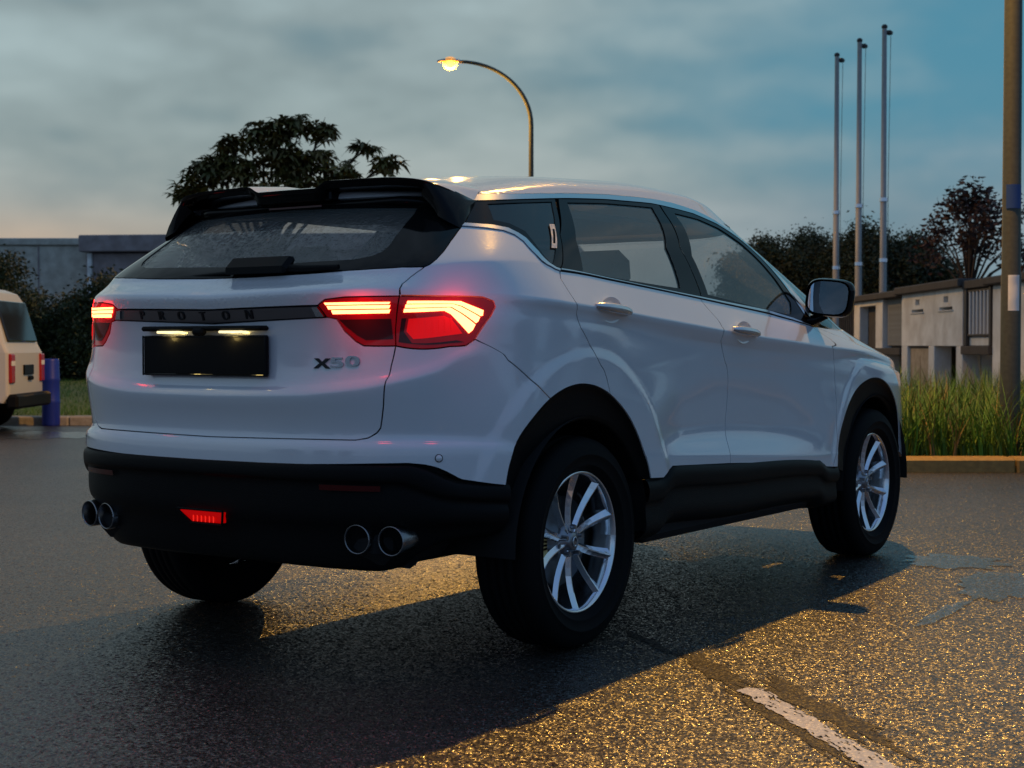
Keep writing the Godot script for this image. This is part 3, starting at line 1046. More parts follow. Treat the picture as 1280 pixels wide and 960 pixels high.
# ---------------------------------------------------------------- tail lamp
func tail_lamp(car: Node3D, side: int, a: Array, b: Array, c: Array, d: Array) -> void:
	var inner: Array = a + b + V([0.712, 9.6, 0.703, 8.6])
	var outer: Array = c + d.slice(1) + V([0.703, 8.6, 0.712, 9.6])
	var lamp := obj("tail_lamp", half(panel(outer, [], 0.001), side), M.lens, car)
	obj("inner_lens", half(panel(inner, [], 0.001), side), M.lens, lamp)
	var fing := [
		V([0.742, 9.79, 0.86, 9.80, 0.92, 9.80, 0.998, 9.12, 0.992, 8.72, 0.984, 8.70, 0.925, 9.42, 0.895, 9.60, 0.738, 9.60]),
		V([0.736, 9.58, 0.893, 9.58, 0.921, 9.39, 0.982, 8.64, 0.974, 8.40, 0.966, 8.32, 0.918, 9.0, 0.888, 9.37, 0.733, 9.39]),
		V([0.731, 9.37, 0.884, 9.35, 0.914, 8.98, 0.964, 8.26, 0.953, 8.02, 0.939, 7.93, 0.905, 8.52, 0.882, 8.96, 0.862, 9.16, 0.728, 9.19])]
	for f in fing:
		obj("light_strip", half(panel(f, [], 0.0035, 0.0008, 0.003), side), M.led, lamp)
	for r in [[9.58, 9.73, 0.476], [9.37, 9.55, 0.484], [9.17, 9.34, 0.498]]:
		obj("light_strip", half(panel(V([r[2], r[0], 0.684, r[0], 0.689, r[1], r[2] - 0.005, r[1]]), [], 0.0035, 0.0008, 0.003), side), M.led, lamp)
	obj("reflector", half(panel(V([0.745, 8.95, 0.86, 8.93, 0.885, 8.7, 0.92, 7.98, 0.76, 8.22, 0.738, 8.5]), [], 0.0028, 0.001, 0.002), side), M.reflector, lamp)
	obj("lower_lens", half(panel(V([0.515, 8.98, 0.69, 8.98, 0.697, 8.3, 0.605, 8.32, 0.578, 8.45, 0.54, 8.72]), [], 0.0024, 0.001, 0.002), side), M.lens_dark, lamp)
	obj("lower_lens", half(panel(V([0.722, 8.98, 0.74, 8.98, 0.732, 8.5, 0.757, 8.12, 0.9, 7.8, 0.925, 7.6, 0.88, 7.72, 0.712, 8.2]), [], 0.0024, 0.001, 0.002), side), M.lens_dark, lamp)
	for k in 7:
		var z0 := 0.765 + 0.019 * k
		obj("prism_rib", half(panel(V([z0, 8.82 - 0.01 * k, z0 + 0.006, 8.82 - 0.01 * k, z0 + 0.006, 8.36 - 0.02 * k, z0, 8.36 - 0.02 * k]), [], 0.0045, 0.0, 0.002), side), M.reflector, lamp)
	# the lamp's light, set just off its face
	for p in [Vector2(0.60, 9.5), Vector2(0.90, 9.4)]:
		var l := OmniLight3D.new()
		l.name = "tail_light"
		var q := lifted(p, 0.05)
		l.position = q[0] * Vector3(1, 1, side)
		l.light_color = Color(1.0, 0.03, 0.06)
		l.light_energy = 0.010
		l.light_size = 0.045
		l.omni_range = 8.0
		l.omni_attenuation = 2.0
		l.shadow_enabled = true
		lamp.add_child(l, true)

func letters(parent: Node3D, word: String, v: float, zs: Array, size: float, mat: Material, depth := 0.004) -> void:
	for i in zs.size():
		var tm := TextMesh.new()
		var f := SystemFont.new()
		f.font_names = PackedStringArray(["Droid Sans"])
		f.font_weight = 700
		tm.font = f
		tm.text = word[i]
		tm.font_size = 64
		tm.pixel_size = size / 46.0
		tm.depth = 0.004
		tm.curve_step = 1.0
		var z: float = zs[i]
		var s := absf(z)
		if s > 0.3:
			s = absf(z) + 0.012
		var q := lifted(Vector2(s, v), 0.003)
		var n: Vector3 = q[1]
		if z < 0: n.z = -n.z
		var o := obj("letter", tm, mat, parent, Vector3(q[0].x, q[0].y, z))
		var right := Vector3(0, 0, 1)
		right = (right - n * right.dot(n)).normalized()
		o.basis = Basis(right * (2.25 if depth > 0.01 else 1.25), n.cross(right) * 1.0, n)

func plate(gate: Node3D) -> void:
	var s := st()
	# black number plate in a dark recess under two small lamps
	cbox(s, Vector3(-0.822, 0.975, -0.03), Vector3(0.02, 0.13, 0.55), 0.006)
	var p := obj("number_plate", done(s), M.plate, gate)
	var r := st()
	cbox(r, Vector3(-0.833, 1.036, -0.03), Vector3(0.006, 0.006, 0.54), 0.002)
	cbox(r, Vector3(-0.833, 0.914, -0.03), Vector3(0.006, 0.006, 0.54), 0.002)
	cbox(r, Vector3(-0.833, 0.975, -0.303), Vector3(0.006, 0.13, 0.006), 0.002)
	cbox(r, Vector3(-0.833, 0.975, 0.243), Vector3(0.006, 0.13, 0.006), 0.002)
	obj("plate_frame", done(r), M.gloss, p)
	var b := st()
	cbox(b, Vector3(-0.825, 1.062, -0.03), Vector3(0.045, 0.016, 0.54), 0.006)
	var hood := obj("lamp_housing", done(b), M.black, gate)
	var kb := st()
	cbox(kb, Vector3(-0.845, 1.052, -0.03), Vector3(0.03, 0.024, 0.05), 0.008)
	obj("release_button", done(kb), M.black, hood)
	for z in [-0.17, 0.11]:
		var m := box_mesh(Vector3(0.03, 0.008, 0.10), 0.003)
		var l := obj("plate_lamp", m, M.plate_lamp, hood, Vector3(-0.838, 1.0505, z))
		var o := OmniLight3D.new()
		o.name = "plate_light"
		o.light_color = Color(1.0, 0.86, 0.5)
		o.light_energy = 0.003
		o.light_size = 0.012
		o.omni_range = 3.0
		o.omni_attenuation = 2.0
		o.shadow_enabled = true
		o.position = Vector3(-0.006, -0.018, 0)
		l.add_child(o, true)

func handles(car: Node3D) -> void:
	for h in [[0.115, 1.131, 0.945], [1.145, 1.063, 0.943]]:
		var a := Vector3(h[0], h[1], h[2])
		var s := st()
		var pts := []
		var rad := []
		for i in 15:
			var t := i / 14.0
			var bow := sin(PI * t)
			pts.append(a + Vector3((t - 0.5) * 0.22, 0.008 - t * 0.018, -0.012 + 0.022 * pow(bow, 0.5)))
			rad.append(0.008 + 0.008 * pow(bow, 0.4))
		tube(s, pts, rad, 12)
		var m := done(s)
		var cup := st()
		lathe(cup, [Vector2(0.001, -0.008), Vector2(0.03, -0.006), Vector2(0.048, 0.001), Vector2(0.055, 0.002)], 28, Vector3.ZERO)
		var cm := done(cup)
		for side in [1, -1]:
			var o := obj("door_handle", m if side == 1 else mirrored(m), M.handle, car)
			var c := obj("handle_cup", cm, M.paint, o, (a + Vector3(0.005, -0.004, -0.022)) * Vector3(1, 1, side))
			c.scale = Vector3(1.35, 0.8, side)

# ---------------------------------------------------------------- black lower bumper
func lower_ring(s: float, y: float, off: float) -> Vector3:
	var p := plan_at(s)
	var n: Vector2 = p[2]
	return Vector3(p[0] + n.x * off, y, maxf(p[1] + n.y * off, 0.0))

func skin(rows: Array) -> Array: # rows of points -> smooth triangles (right half)
	var ph := PackedVector3Array()
	var nh := PackedVector3Array()
	var nr := rows.size()
	var nc: int = rows[0].size()
	var norm := []
	for i in nr:
		var line := []
		for j in nc:
			var du: Vector3 = rows[i][mini(j + 1, nc - 1)] - rows[i][maxi(j - 1, 0)]
			var dv: Vector3 = rows[mini(i + 1, nr - 1)][j] - rows[maxi(i - 1, 0)][j]
			line.append(du.cross(dv).normalized())
		norm.append(line)
	for i in nr - 1:
		for j in nc - 1:
			for k in [[0, 0], [1, 1], [0, 1], [0, 0], [1, 0], [1, 1]]:
				ph.append(rows[i + k[0]][j + k[1]]); nh.append(norm[i + k[0]][j + k[1]])
	return [ph, nh]

func smooth_rows(ctrl: Array, sub: int) -> Array: # quadratic spline through rows of control points
	var c := [ctrl[0]] + ctrl + [ctrl[-1]]
	var out := []
	for j in c.size() - 2:
		for t in sub + (1 if j == c.size() - 3 else 0):
			var f := float(t) / sub
			var row := []
			for k in c[0].size():
				row.append(c[j][k] * (0.5 * (1 - f) * (1 - f)) + c[j + 1][k] * (0.5 + f * (1 - f)) + c[j + 2][k] * (0.5 * f * f))
			out.append(row)
	return out

func black_bumper(car: Node3D) -> void:
	var ss := []
	for i in 90: ss.append(1.085 * i / 89.0)
	# height of each line at the middle and at the corner, and how far it stands out
	var top := [0, 0.652, 0.74, 0.655, 0.80, 0.640, 0.86, 0.612, 0.91, 0.597, 1.085, 0.585]
	var lines := [
		[top, 0.004, [0, -0.02]], [top, -0.003, [0, -0.006]], [top, -0.012, [0, 0.006]], [top, -0.040, [0, 0.008]],
		[[0, 0.600, 0.7, 0.600, 0.86, 0.555, 1.085, 0.53], 0, [0, 0.004]], [[0, 0.592, 0.7, 0.592, 0.86, 0.545, 1.085, 0.52], 0, [0, -0.012]],
		[[0, 0.55, 0.7, 0.55, 0.9, 0.51, 1.085, 0.50], 0, [0, -0.016, 0.8, -0.008, 1.085, 0]], [[0, 0.47, 0.75, 0.48, 0.9, 0.475, 1.085, 0.47], 0, [0, -0.022, 0.8, -0.012, 1.085, -0.004]],
		[[0, 0.44, 0.75, 0.45, 0.9, 0.455, 1.085, 0.45], 0, [0, -0.055, 0.8, -0.05, 1.085, -0.02]], [[0, 0.345, 0.6, 0.345, 0.78, 0.385, 0.9, 0.42, 1.085, 0.43], 0, [0, -0.075, 0.8, -0.07, 1.085, -0.04]],
		[[0, 0.308, 0.6, 0.308, 0.72, 0.325, 0.80, 0.372, 0.9, 0.405, 1.085, 0.415], 0, [0, -0.11, 0.7, -0.10, 1.085, -0.07]], [[0, 0.318, 0.6, 0.318, 0.72, 0.335, 0.80, 0.38, 0.9, 0.41, 1.085, 0.42], 0, [0, -0.32, 0.7, -0.25, 1.085, -0.16]]]
	var ctrl := []
	for l in lines:
		var row := []
		for s in ss:
			row.append(lower_ring(s, key(l[0], s) + l[1], key(l[2], s)))
		ctrl.append(row)
	ctrl.reverse()
	var b := obj("lower_bumper", half(skin(smooth_rows(ctrl, 4)), 0), M.plastic, car)
	# thin red strips under the ledge, coloured to imitate reflected tail light
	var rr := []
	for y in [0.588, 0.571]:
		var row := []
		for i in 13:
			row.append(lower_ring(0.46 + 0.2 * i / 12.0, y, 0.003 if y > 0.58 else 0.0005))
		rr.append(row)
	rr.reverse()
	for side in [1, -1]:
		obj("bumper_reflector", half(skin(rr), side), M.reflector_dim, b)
	# rear fog lamp low in the middle
	var fl := st()
	var f := [Vector3(-0.842, 0.477, -0.125), Vector3(-0.842, 0.477, 0.06), Vector3(-0.818, 0.440, 0.035), Vector3(-0.818, 0.440, -0.095)]
	fl.set_smooth_group(-1)
	quad(fl, f[0], f[3], f[2], f[1])
	for k in 4:
		var p: Vector3 = f[k]
		var q: Vector3 = f[(k + 1) % 4]
		quad(fl, p, q, q + Vector3(0.05, 0, 0), p + Vector3(0.05, 0, 0))
	var fog := obj("fog_lamp", done(fl), M.fog_lens, b)
	var bz2 := st()
	for k in 4:
		var p: Vector3 = f[k] + Vector3(-0.002, (f[k].y - 0.458) * 0.3, (f[k].z + 0.03) * 0.1)
		var q: Vector3 = f[(k + 1) % 4] + Vector3(-0.002, (f[(k + 1) % 4].y - 0.458) * 0.3, (f[(k + 1) % 4].z + 0.03) * 0.1)
		tube(bz2, [p, q], [0.004, 0.004], 8)
	obj("fog_lamp_bezel", done(bz2), M.plastic, fog)
	for k in 6:
		obj("lens_rib", box_mesh(Vector3(0.004, 0.022, 0.004), 0.001), M.fog_bright, fog, Vector3(-0.831, 0.453, -0.075 + 0.018 * k))
	# twin tail pipes each side
	for z in [0.56, 0.672]:
		var x := -0.772 if z < 0.6 else -0.748
		var pm := st()
		lathe(pm, [Vector2(0.041, -0.10), Vector2(0.041, 0.0), Vector2(0.0435, 0.004), Vector2(0.046, 0.0), Vector2(0.046, -0.10)], 32)
		var m := done(pm)
		for side in [1, -1]:
			var o := obj("tail_pipe", m, M.pipe, car, Vector3(x, 0.422, z * side))
			o.basis = Basis.looking_at(Vector3(1, 0.03, 0.12 * -side).normalized())
			var im := CylinderMesh.new()
			im.top_radius = 0.0405; im.bottom_radius = 0.0405; im.height = 0.004; im.radial_segments = 24
			var io := obj("pipe_bore", im, M.soot, o, Vector3(0, 0, -0.07))
			io.rotation.x = PI / 2

func sills(car: Node3D) -> void:
	var ctrl := []
	var prof := [[0.02, -0.03], [0.004, -0.012], [-0.008, 0.004], [-0.035, 0.012], [-0.075, 0.006], [-0.085, -0.008], [-0.12, -0.006], [-0.17, 0.0], [-0.20, -0.02], [-0.225, -0.07], [-0.235, -0.20]]
	for p in prof:
		var row := []
		for i in 60:
			var x := lerpf(0.36, 2.10, i / 59.0)
			var top := key([0.36, 0.536, 0.47, 0.536, 0.555, 0.575, 1.0, 0.556, 1.9, 0.512, 1.98, 0.478, 2.1, 0.470], x)
			row.append(Vector3(x, top + p[0] * (1.0 if p[0] > -0.05 else key([0.36, 1.0, 1.0, 1.0, 2.1, 0.82], x)), 0.93 + p[1]))
		ctrl.append(row)
	ctrl.reverse()
	both("sill_cladding", skin(smooth_rows(ctrl, 4)), M.plastic, car)

func arches(car: Node3D) -> void:
	# edge of each wheel opening on the body, then in to a circle round the wheel
	var defs := [
		[Vector2(0, 0.354), rear_arch()],
		[Vector2(2.66, 0.354), front_arch()]]
	for d in defs:
		var c: Vector2 = d[0]
		var raw := []
		for k in d[1].size() - 1:
			for t in 2:
				raw.append(d[1][k].lerp(d[1][k + 1], t / 2.0))
		raw.append(d[1][-1])
		var edge := []
		for q in raw:
			edge.append(surf(q.x, q.y))
		var offs := [[-0.02, -0.014], [-0.004, -0.002], [0.06, -0.006], [0.2, -0.02], [0.6, -0.032], [0.96, -0.040], [1.0, -0.055], [1.0, -0.10], [1.0, -0.34]]
		var ctrl := []
		for o in offs:
			var row := []
			for e in edge:
				var v := Vector2(e.x, e.y) - c
				var r := v.length()
				var to := minf(0.405, r - 0.012)
				if v.y < -0.02: to = minf(to, r - 0.012)
				var w := v.normalized() * lerpf(r, to, o[0])
				row.append(Vector3(c.x + w.x, c.y + w.y, e.z + o[1]))
			ctrl.append(row)
		both("arch_cladding", skin(smooth_rows(ctrl, 4)), M.plastic, car)
		# inner liner
		var l := st()
		l.set_smooth_group(1)
		for k in 28:
			var a0 := lerpf(-0.02, PI + 0.02, k / 28.0)
			var a1 := lerpf(-0.02, PI + 0.02, (k + 1) / 28.0)
			var p0 := Vector3(c.x + cos(a0) * 0.42, c.y + sin(a0) * 0.42, 0)
			var p1 := Vector3(c.x + cos(a1) * 0.42, c.y + sin(a1) * 0.42, 0)
			quad(l, p0 + Vector3(0, 0, 0.55), p0 + Vector3(0, 0, 0.9), p1 + Vector3(0, 0, 0.9), p1 + Vector3(0, 0, 0.55))
			tri(l, Vector3(c.x, c.y, 0.55), p0 + Vector3(0, 0, 0.55), p1 + Vector3(0, 0, 0.55))
		var lm := done(l)
		obj("wheel_liner", lm, M.soot, car)
		obj("wheel_liner", mirrored(lm), M.soot, car)

func spoiler(gate: Node3D) -> void:
	# two raised blades over a slot each, joined by a lower middle; white on top, black below
	var edge_line := smooth_line(V([0.988, 15.44, 1.03, 15.85, 1.10, 16.6, 1.14, 17.5, 1.15, 18.5, 1.15, NV]), 8)
	var edge := []
	for q in edge_line: edge.append(surf(q.x, q.y))
	var n := 73
	var root_top := []
	var tail := []
	var under := []
	var root_low := []
	for i in n:
		var z := lerpf(0.0, 0.612, 1.0 - pow(1.0 - i / 72.0, 1.4))
		var w := smoothstep(0.125, 0.18, z)
		var k := 0
		while k < edge.size() - 2 and edge[k + 1].z > z: k += 1
		var f: float = clampf((edge[k].z - z) / maxf(edge[k].z - edge[k + 1].z, 1e-5), 0, 1)
		var r: Vector3 = edge[k].lerp(edge[k + 1], f)
		root_top.append(Vector3(r.x + 0.004, r.y + 0.003, z))
		var xt := key([0, -0.475, 0.15, -0.47, 0.40, -0.452, 0.50, -0.44, 0.57, -0.41, 0.598, -0.35, 0.612, -0.26], z)
		var yt := key([0, 1.531, 0.125, 1.531, 0.18, 1.553, 0.40, 1.552, 0.50, 1.545, 0.56, 1.533, 0.598, 1.51, 0.612, 1.484], z)
		tail.append(Vector3(xt, yt, z))
		under.append(Vector3(xt + 0.005, yt - lerpf(0.038, 0.026, w), z))
		var e := smoothstep(0.50, 0.58, z)
		root_low.append(Vector3(lerpf(lerpf(-0.36, -0.20, w), xt + 0.06, e), lerpf(lerpf(1.478, yt - 0.028, w), yt - 0.03, e), z))
	var mid := []
	var near_edge := []
	for i in n:
		mid.append((root_top[i] as Vector3).lerp(tail[i], 0.5) + Vector3(0, 0.008 * (1.0 - smoothstep(0.5, 0.6, tail[i].z)), 0))
		near_edge.append((tail[i] as Vector3).lerp(root_top[i], 0.05) + Vector3(0, 0.002, 0))
	var sp := obj("spoiler", half(skin([tail, near_edge, mid, root_top]), 0), M.paint, gate)
	obj("blade_underside", half(skin([root_low, under, tail]), 0), M.gloss, sp)
	# lower body of the spoiler, below the slots
	var lb := []
	for r in [[-0.30, 1.495], [-0.395, 1.495], [-0.42, 1.488], [-0.42, 1.466], [-0.37, 1.452], [-0.28, 1.462]]:
		var row := []
		for i in 41:
			var z := lerpf(0.0, 0.615, i / 40.0)
			var e := smoothstep(0.42, 0.615, z)
			row.append(Vector3(lerpf(r[0], -0.27 + (r[0] + 0.36) * 0.6, e), r[1] - 0.012 * e, z))
		lb.append(row)
	obj("spoiler_body", half(skin(lb), 0), M.gloss, sp)
	# posts beside the middle, and the end plates running down to the pillar
	for side in [1, -1]:
		var e2 := st()
		cbox(e2, Vector3(-0.36, 1.508, 0.155 * side), Vector3(0.16, 0.035, 0.03), 0.006)
		obj("blade_post", done(e2), M.gloss, sp)
	var ep := []
	for r in [[0.0, 0.0], [0.35, 0.006], [0.7, 0.004], [1.0, -0.004]]:
		var row := []
		for p in [[Vector3(-0.235, 1.484, 0.612), Vector3(-0.232, 1.476, 0.612)], [Vector3(-0.32, 1.505, 0.603), Vector3(-0.31, 1.43, 0.648)], [Vector3(-0.405, 1.530, 0.572), Vector3(-0.385, 1.380, 0.672)], [Vector3(-0.425, 1.525, 0.55), Vector3(-0.42, 1.40, 0.645)], [Vector3(-0.40, 1.49, 0.52), Vector3(-0.41, 1.42, 0.60)]]:
			row.append((p[0] as Vector3).lerp(p[1], r[0]) + Vector3(0, 0, r[1]))
		ep.append(row)
	var em := half(skin(ep), 1)
	obj("end_plate", em, M.gloss, sp)
	obj("end_plate", mirrored(em), M.gloss, sp)
	obj("high_brake_lamp", box_mesh(Vector3(0.012, 0.012, 0.24), 0.003), M.reflector_dim, sp, Vector3(-0.423, 1.476, 0))

func wiper(gate: Node3D) -> void:
	var s := st()
	# pivot cover, arm and blade lying along the bottom of the glass
	var a := lifted(Vector2(0.13, 13.45), 0.02)
	var c: Vector3 = a[0]
	var n: Vector3 = a[1]
	var up := Vector3(n.y, -n.x, 0).normalized()
	if up.y < 0: up = -up
	var bs2 := Basis(Vector3(0, 0, 1), up, -n)
	cbox(s, c, Vector3(0.27, 0.075, 0.03), 0.02, bs2)
	var w := obj("rear_wiper", done(s), M.black, gate)
	var b := st()
	tube(b, [c + Vector3(0, -0.012, 0.1), c + Vector3(0.0, -0.018, 0.2) + n * 0.004, c + Vector3(0.016, -0.016, 0.32) + n * 0.004], [0.014, 0.011, 0.008], 8)
	obj("wiper_arm", done(b), M.black, w)
	var d := st()
	tube(d, [c + Vector3(0.002, -0.02, -0.14), c + Vector3(0.008, -0.03, -0.32)], [0.007, 0.007], 6)
	obj("wiper_blade", done(d), M.black, w)

func mirrors(car: Node3D) -> void:
	# a rounded shell, the glass facing back, and a foot on the door
	for side in [1, -1]:
		var c := Vector3(1.98, 1.216, 0.935)
		var rows := []
		for i in 9:
			var t := i / 8.0
			var row := []
			var sc := [1.0, 1.06, 1.08, 1.06, 1.0, 0.9, 0.72, 0.45, 0.02][i] as float
			for k in 33:
				var a := TAU * k / 32.0
				var cx := signf(cos(a)) * pow(absf(cos(a)), 0.55)
				var sy := signf(sin(a)) * pow(absf(sin(a)), 0.55)
				row.append(c + Vector3(0.125 * t - 0.02, 0.078 * sy * sc - 0.010 * cx * sc, 0.100 * cx * sc + 0.012 * sy))
			rows.append(row)
		var shell := skin(rows)
		var o := obj("door_mirror", half(shell, side), M.gloss, car)
		var g := st()
		g.set_smooth_group(1)
		var ring: Array = rows[0]
		for k in 32:
			tri(g, c + Vector3(-0.012, 0, 0), (ring[k] - c) * Vector3(1, 0.9, 0.9) + c + Vector3(0.006, 0, 0), (ring[k + 1] - c) * Vector3(1, 0.9, 0.9) + c + Vector3(0.006, 0, 0))
		var gm := done(g)
		obj("mirror_glass", gm if side == 1 else mirrored(gm), M.mirror, o)
		var f := st()
		tube(f, [c + Vector3(0.04, -0.07, -0.03), c + Vector3(0.03, -0.095, -0.08), c + Vector3(-0.02, -0.105, -0.14)], [0.022, 0.024, 0.02], 10)
		var fm := done(f)
		obj("mirror_foot", fm if side == 1 else mirrored(fm), M.gloss, o)

# ---------------------------------------------------------------- wheels and insides
func wheel(car: Node3D, at: Vector3, side: int, spin: float) -> void:
	var t := st()
	var prof := [Vector2(0.236, 0.078), Vector2(0.243, 0.092), Vector2(0.256, 0.105), Vector2(0.2575, 0.108), Vector2(0.2605, 0.108), Vector2(0.262, 0.1075), Vector2(0.29, 0.117), Vector2(0.292, 0.1185), Vector2(0.2945, 0.1185), Vector2(0.296, 0.117), Vector2(0.315, 0.114), Vector2(0.336, 0.103), Vector2(0.347, 0.089)]
	for g in [[0.055, 0.047], [0.02, 0.012], [-0.012, -0.02], [-0.047, -0.055]]:
		prof.append_array([Vector2(0.3535, g[0] + 0.003), Vector2(0.346, g[0]), Vector2(0.346, g[1]), Vector2(0.3535, g[1] - 0.003)])
	prof.append_array([Vector2(0.347, -0.089), Vector2(0.336, -0.103), Vector2(0.315, -0.114), Vector2(0.29, -0.117), Vector2(0.243, -0.092), Vector2(0.2, -0.09)])
	prof.reverse()
	lathe(t, prof, 72)
	var w := Node3D.new()
	w.name = numbered("wheel", car)
	car.add_child(w, true)
	w.position = at
	if side < 0: w.rotation.y = PI
	obj("tyre", done(t, false), M.rubber, w)
	var b := st()
	var rp := [Vector2(0.20, -0.085), Vector2(0.212, -0.03), Vector2(0.217, 0.04), Vector2(0.222, 0.070), Vector2(0.227, 0.084), Vector2(0.232, 0.088), Vector2(0.238, 0.085), Vector2(0.239, 0.076)]
	lathe(b, rp, 72)
	obj("rim", done(b), M.rim, w)
	var back := st()
	lathe(back, [Vector2(0.21, -0.03), Vector2(0.0, -0.028)], 32)
	obj("hub_back", done(back), M.soot, w)
	# ten swept spokes with a ridge along one side
	for k in 10:
		var a := TAU * k / 10.0 + spin
		var sp := st()
		sp.set_smooth_group(-1)
		var sec := []
		for i in 8:
			var f := i / 7.0
			var r := lerpf(0.035, 0.2255, f)
			var sweep := (0.07 if k % 2 == 0 else -0.05) * (1 - f)
			var wl := lerpf(0.014, 0.015, f)
			var wr := lerpf(0.012, 0.024, f * f)
			var z := 0.052 + 0.028 * f - 0.012 * sin(PI * f)
			var d := Vector3(cos(a + sweep), sin(a + sweep), 0)
			var e := Vector3(-d.y, d.x, 0)
			sec.append([d * r - e * wl + Vector3(0, 0, z - 0.012), d * r - e * 0.001 + Vector3(0, 0, z), d * r + e * 0.003 + Vector3(0, 0, z), d * r + e * wr + Vector3(0, 0, z - 0.014), d * r + e * wr * 0.8 + Vector3(0, 0, z - 0.05), d * r - e * wl * 0.8 + Vector3(0, 0, z - 0.05)])
		for i in 7:
			for j in 6:
				quad(sp, sec[i][j], sec[i + 1][j], sec[i + 1][(j + 1) % 6], sec[i][(j + 1) % 6])
		obj("spoke", done(sp), M.rim, w)
	var h := st()
	lathe(h, [Vector2(0.062, -0.02), Vector2(0.060, 0.036), Vector2(0.052, 0.046), Vector2(0.034, 0.050), Vector2(0.032, 0.060), Vector2(0.026, 0.063), Vector2(0.0, 0.064)], 32)
	var hub := obj("hub", done(h), M.rim_dark, w)
	var em := st()
	var pts := []
	var rad := []
	for i in 20:
		var f := i / 19.0
		var q := f * TAU * 0.85
		pts.append(Vector3(cos(q) * 0.014 * (1 - 0.35 * f), sin(q * 1.0) * 0.015, 0.066)); rad.append(0.0028)
	tube(em, pts, rad, 6)
	obj("cap_emblem", done(em), M.chrome, hub)
	for k in 5:
		var a := TAU * k / 5.0 + 0.3
		var n := CylinderMesh.new()
		n.top_radius = 0.008; n.bottom_radius = 0.010; n.height = 0.03; n.radial_segments = 6
		var o := obj("wheel_nut", n, M.rim_dark, hub, Vector3(cos(a) * 0.049, sin(a) * 0.049, 0.052))
		o.rotation.x = PI / 2
	var d := st()
	lathe(d, [Vector2(0.155, -0.012), Vector2(0.155, 0.008), Vector2(0.085, 0.008), Vector2(0.08, 0.03), Vector2(0.0, 0.03)], 40)
	var disc := obj("brake_disc", done(d), M.steel, w)
	var c := st()
	for i in 5:
		var a: float = PI * 0.93 + 0.09 * i
		cbox(c, Vector3(cos(a) * 0.145, sin(a) * 0.145, 0.01), Vector3(0.06, 0.035, 0.05), 0.008, Basis(Vector3(0, 0, 1), a))
	obj("caliper", done(c), M.caliper, disc)

func underbody(car: Node3D) -> void:
	var s := st()
	cbox(s, Vector3(1.3, 0.36, 0), Vector3(3.9, 0.12, 1.02), 0.03)
	cbox(s, Vector3(1.33, 0.345, 0), Vector3(1.75, 0.1, 1.74), 0.03)
	cbox(s, Vector3(-0.55, 0.40, 0), Vector3(0.4, 0.12, 1.3), 0.04)
	obj("floor_pan", done(s), M.soot, car)
	var a := st()
	tube(a, [Vector3(0, 0.30, -0.68), Vector3(0.03, 0.33, 0), Vector3(0, 0.30, 0.68)], [0.035, 0.045, 0.035], 10)
	obj("rear_axle", done(a), M.soot, car)
	var e := st()
	tube(e, [Vector3(-0.5, 0.36, -0.55), Vector3(-0.52, 0.345, 0), Vector3(-0.5, 0.36, 0.55)], [0.06, 0.07, 0.06], 12)
	obj("silencer", done(e), M.steel_dark, car)
	var g := st()
	for z in [0.99, -0.99]:
		pass
	for side in [1, -1]:
		cbox(g, Vector3(3.06, 0.27, 0.76 * side), Vector3(0.02, 0.1, 0.2), 0.004)
	obj("air_deflector", done(g), M.plastic, car)

func seat(car: Node3D, called: String, at: Vector3, w: float, rests: Array) -> void:
	var s := st()
	cbox(s, at + Vector3(0, 0.10, 0), Vector3(0.5, 0.2, w), 0.06)
	var o := obj(called, done(s), M.fabric, car)
	var b := st()
	cbox(b, at + Vector3(-0.27, 0.42, 0), Vector3(0.15, 0.62, w), 0.06, Basis(Vector3(0, 0, 1), 0.2))
	obj("backrest", done(b), M.fabric, o)
	for z in rests:
		var h := st()
		cbox(h, at + Vector3(-0.365, 0.81, z), Vector3(0.1, 0.16, 0.26), 0.045, Basis(Vector3(0, 0, 1), 0.15))
		for k in [-0.05, 0.05]:
			tube(h, [at + Vector3(-0.34, 0.66, z + k), at + Vector3(-0.362, 0.78, z + k)], [0.007, 0.007], 6)
		obj("head_rest", done(h), M.fabric, o)

func interior(car: Node3D) -> void:
	seat(car, "rear_seat", Vector3(0.50, 0.50, 0), 1.25, [-0.42, 0.42])
	seat(car, "front_seat", Vector3(1.35, 0.50, 0.37), 0.52, [0.0])
	seat(car, "front_seat", Vector3(1.35, 0.50, -0.37), 0.52, [0.0])
	var s := st()
	cbox(s, Vector3(2.2, 0.93, 0), Vector3(0.5, 0.24, 1.5), 0.09)
	var d := obj("dashboard", done(s), M.fabric, car)
	var w := TorusMesh.new()
	w.inner_radius = 0.165; w.outer_radius = 0.195
	var o := obj("steering_wheel", w, M.black, d, Vector3(1.86, 0.99, 0.37))
	o.rotation.z = deg_to_rad(65)
	var f := st()
	cbox(f, Vector3(0.1, 0.60, 0), Vector3(0.9, 0.05, 1.3), 0.02)
	obj("boot_floor", done(f), M.fabric, car)
	var l := st()
	cbox(l, Vector3(0.7, 1.50, 0), Vector3(1.5, 0.03, 1.05), 0.015)
	obj("head_lining", done(l), M.lining, car)

# ---------------------------------------------------------------- ground
func sheet(outline: Array, y: float) -> ArrayMesh:
	var s := st()
	var poly := PackedVector2Array()
	for p in outline: poly.append(Vector2(p.x, p.z))
	var idx := Geometry2D.triangulate_polygon(poly)
	s.set_normal(Vector3.UP)
	for i in range(0, idx.size(), 3):
		var a := poly[idx[i]]
		var b := poly[idx[i + 1]]
		var c := poly[idx[i + 2]]
		if (b - a).cross(c - a) < 0:
			var t := b; b = c; c = t
		for q in [a, b, c]:
			s.set_normal(Vector3.UP)
			s.add_vertex(Vector3(q.x, y, q.y))
	return s.commit()

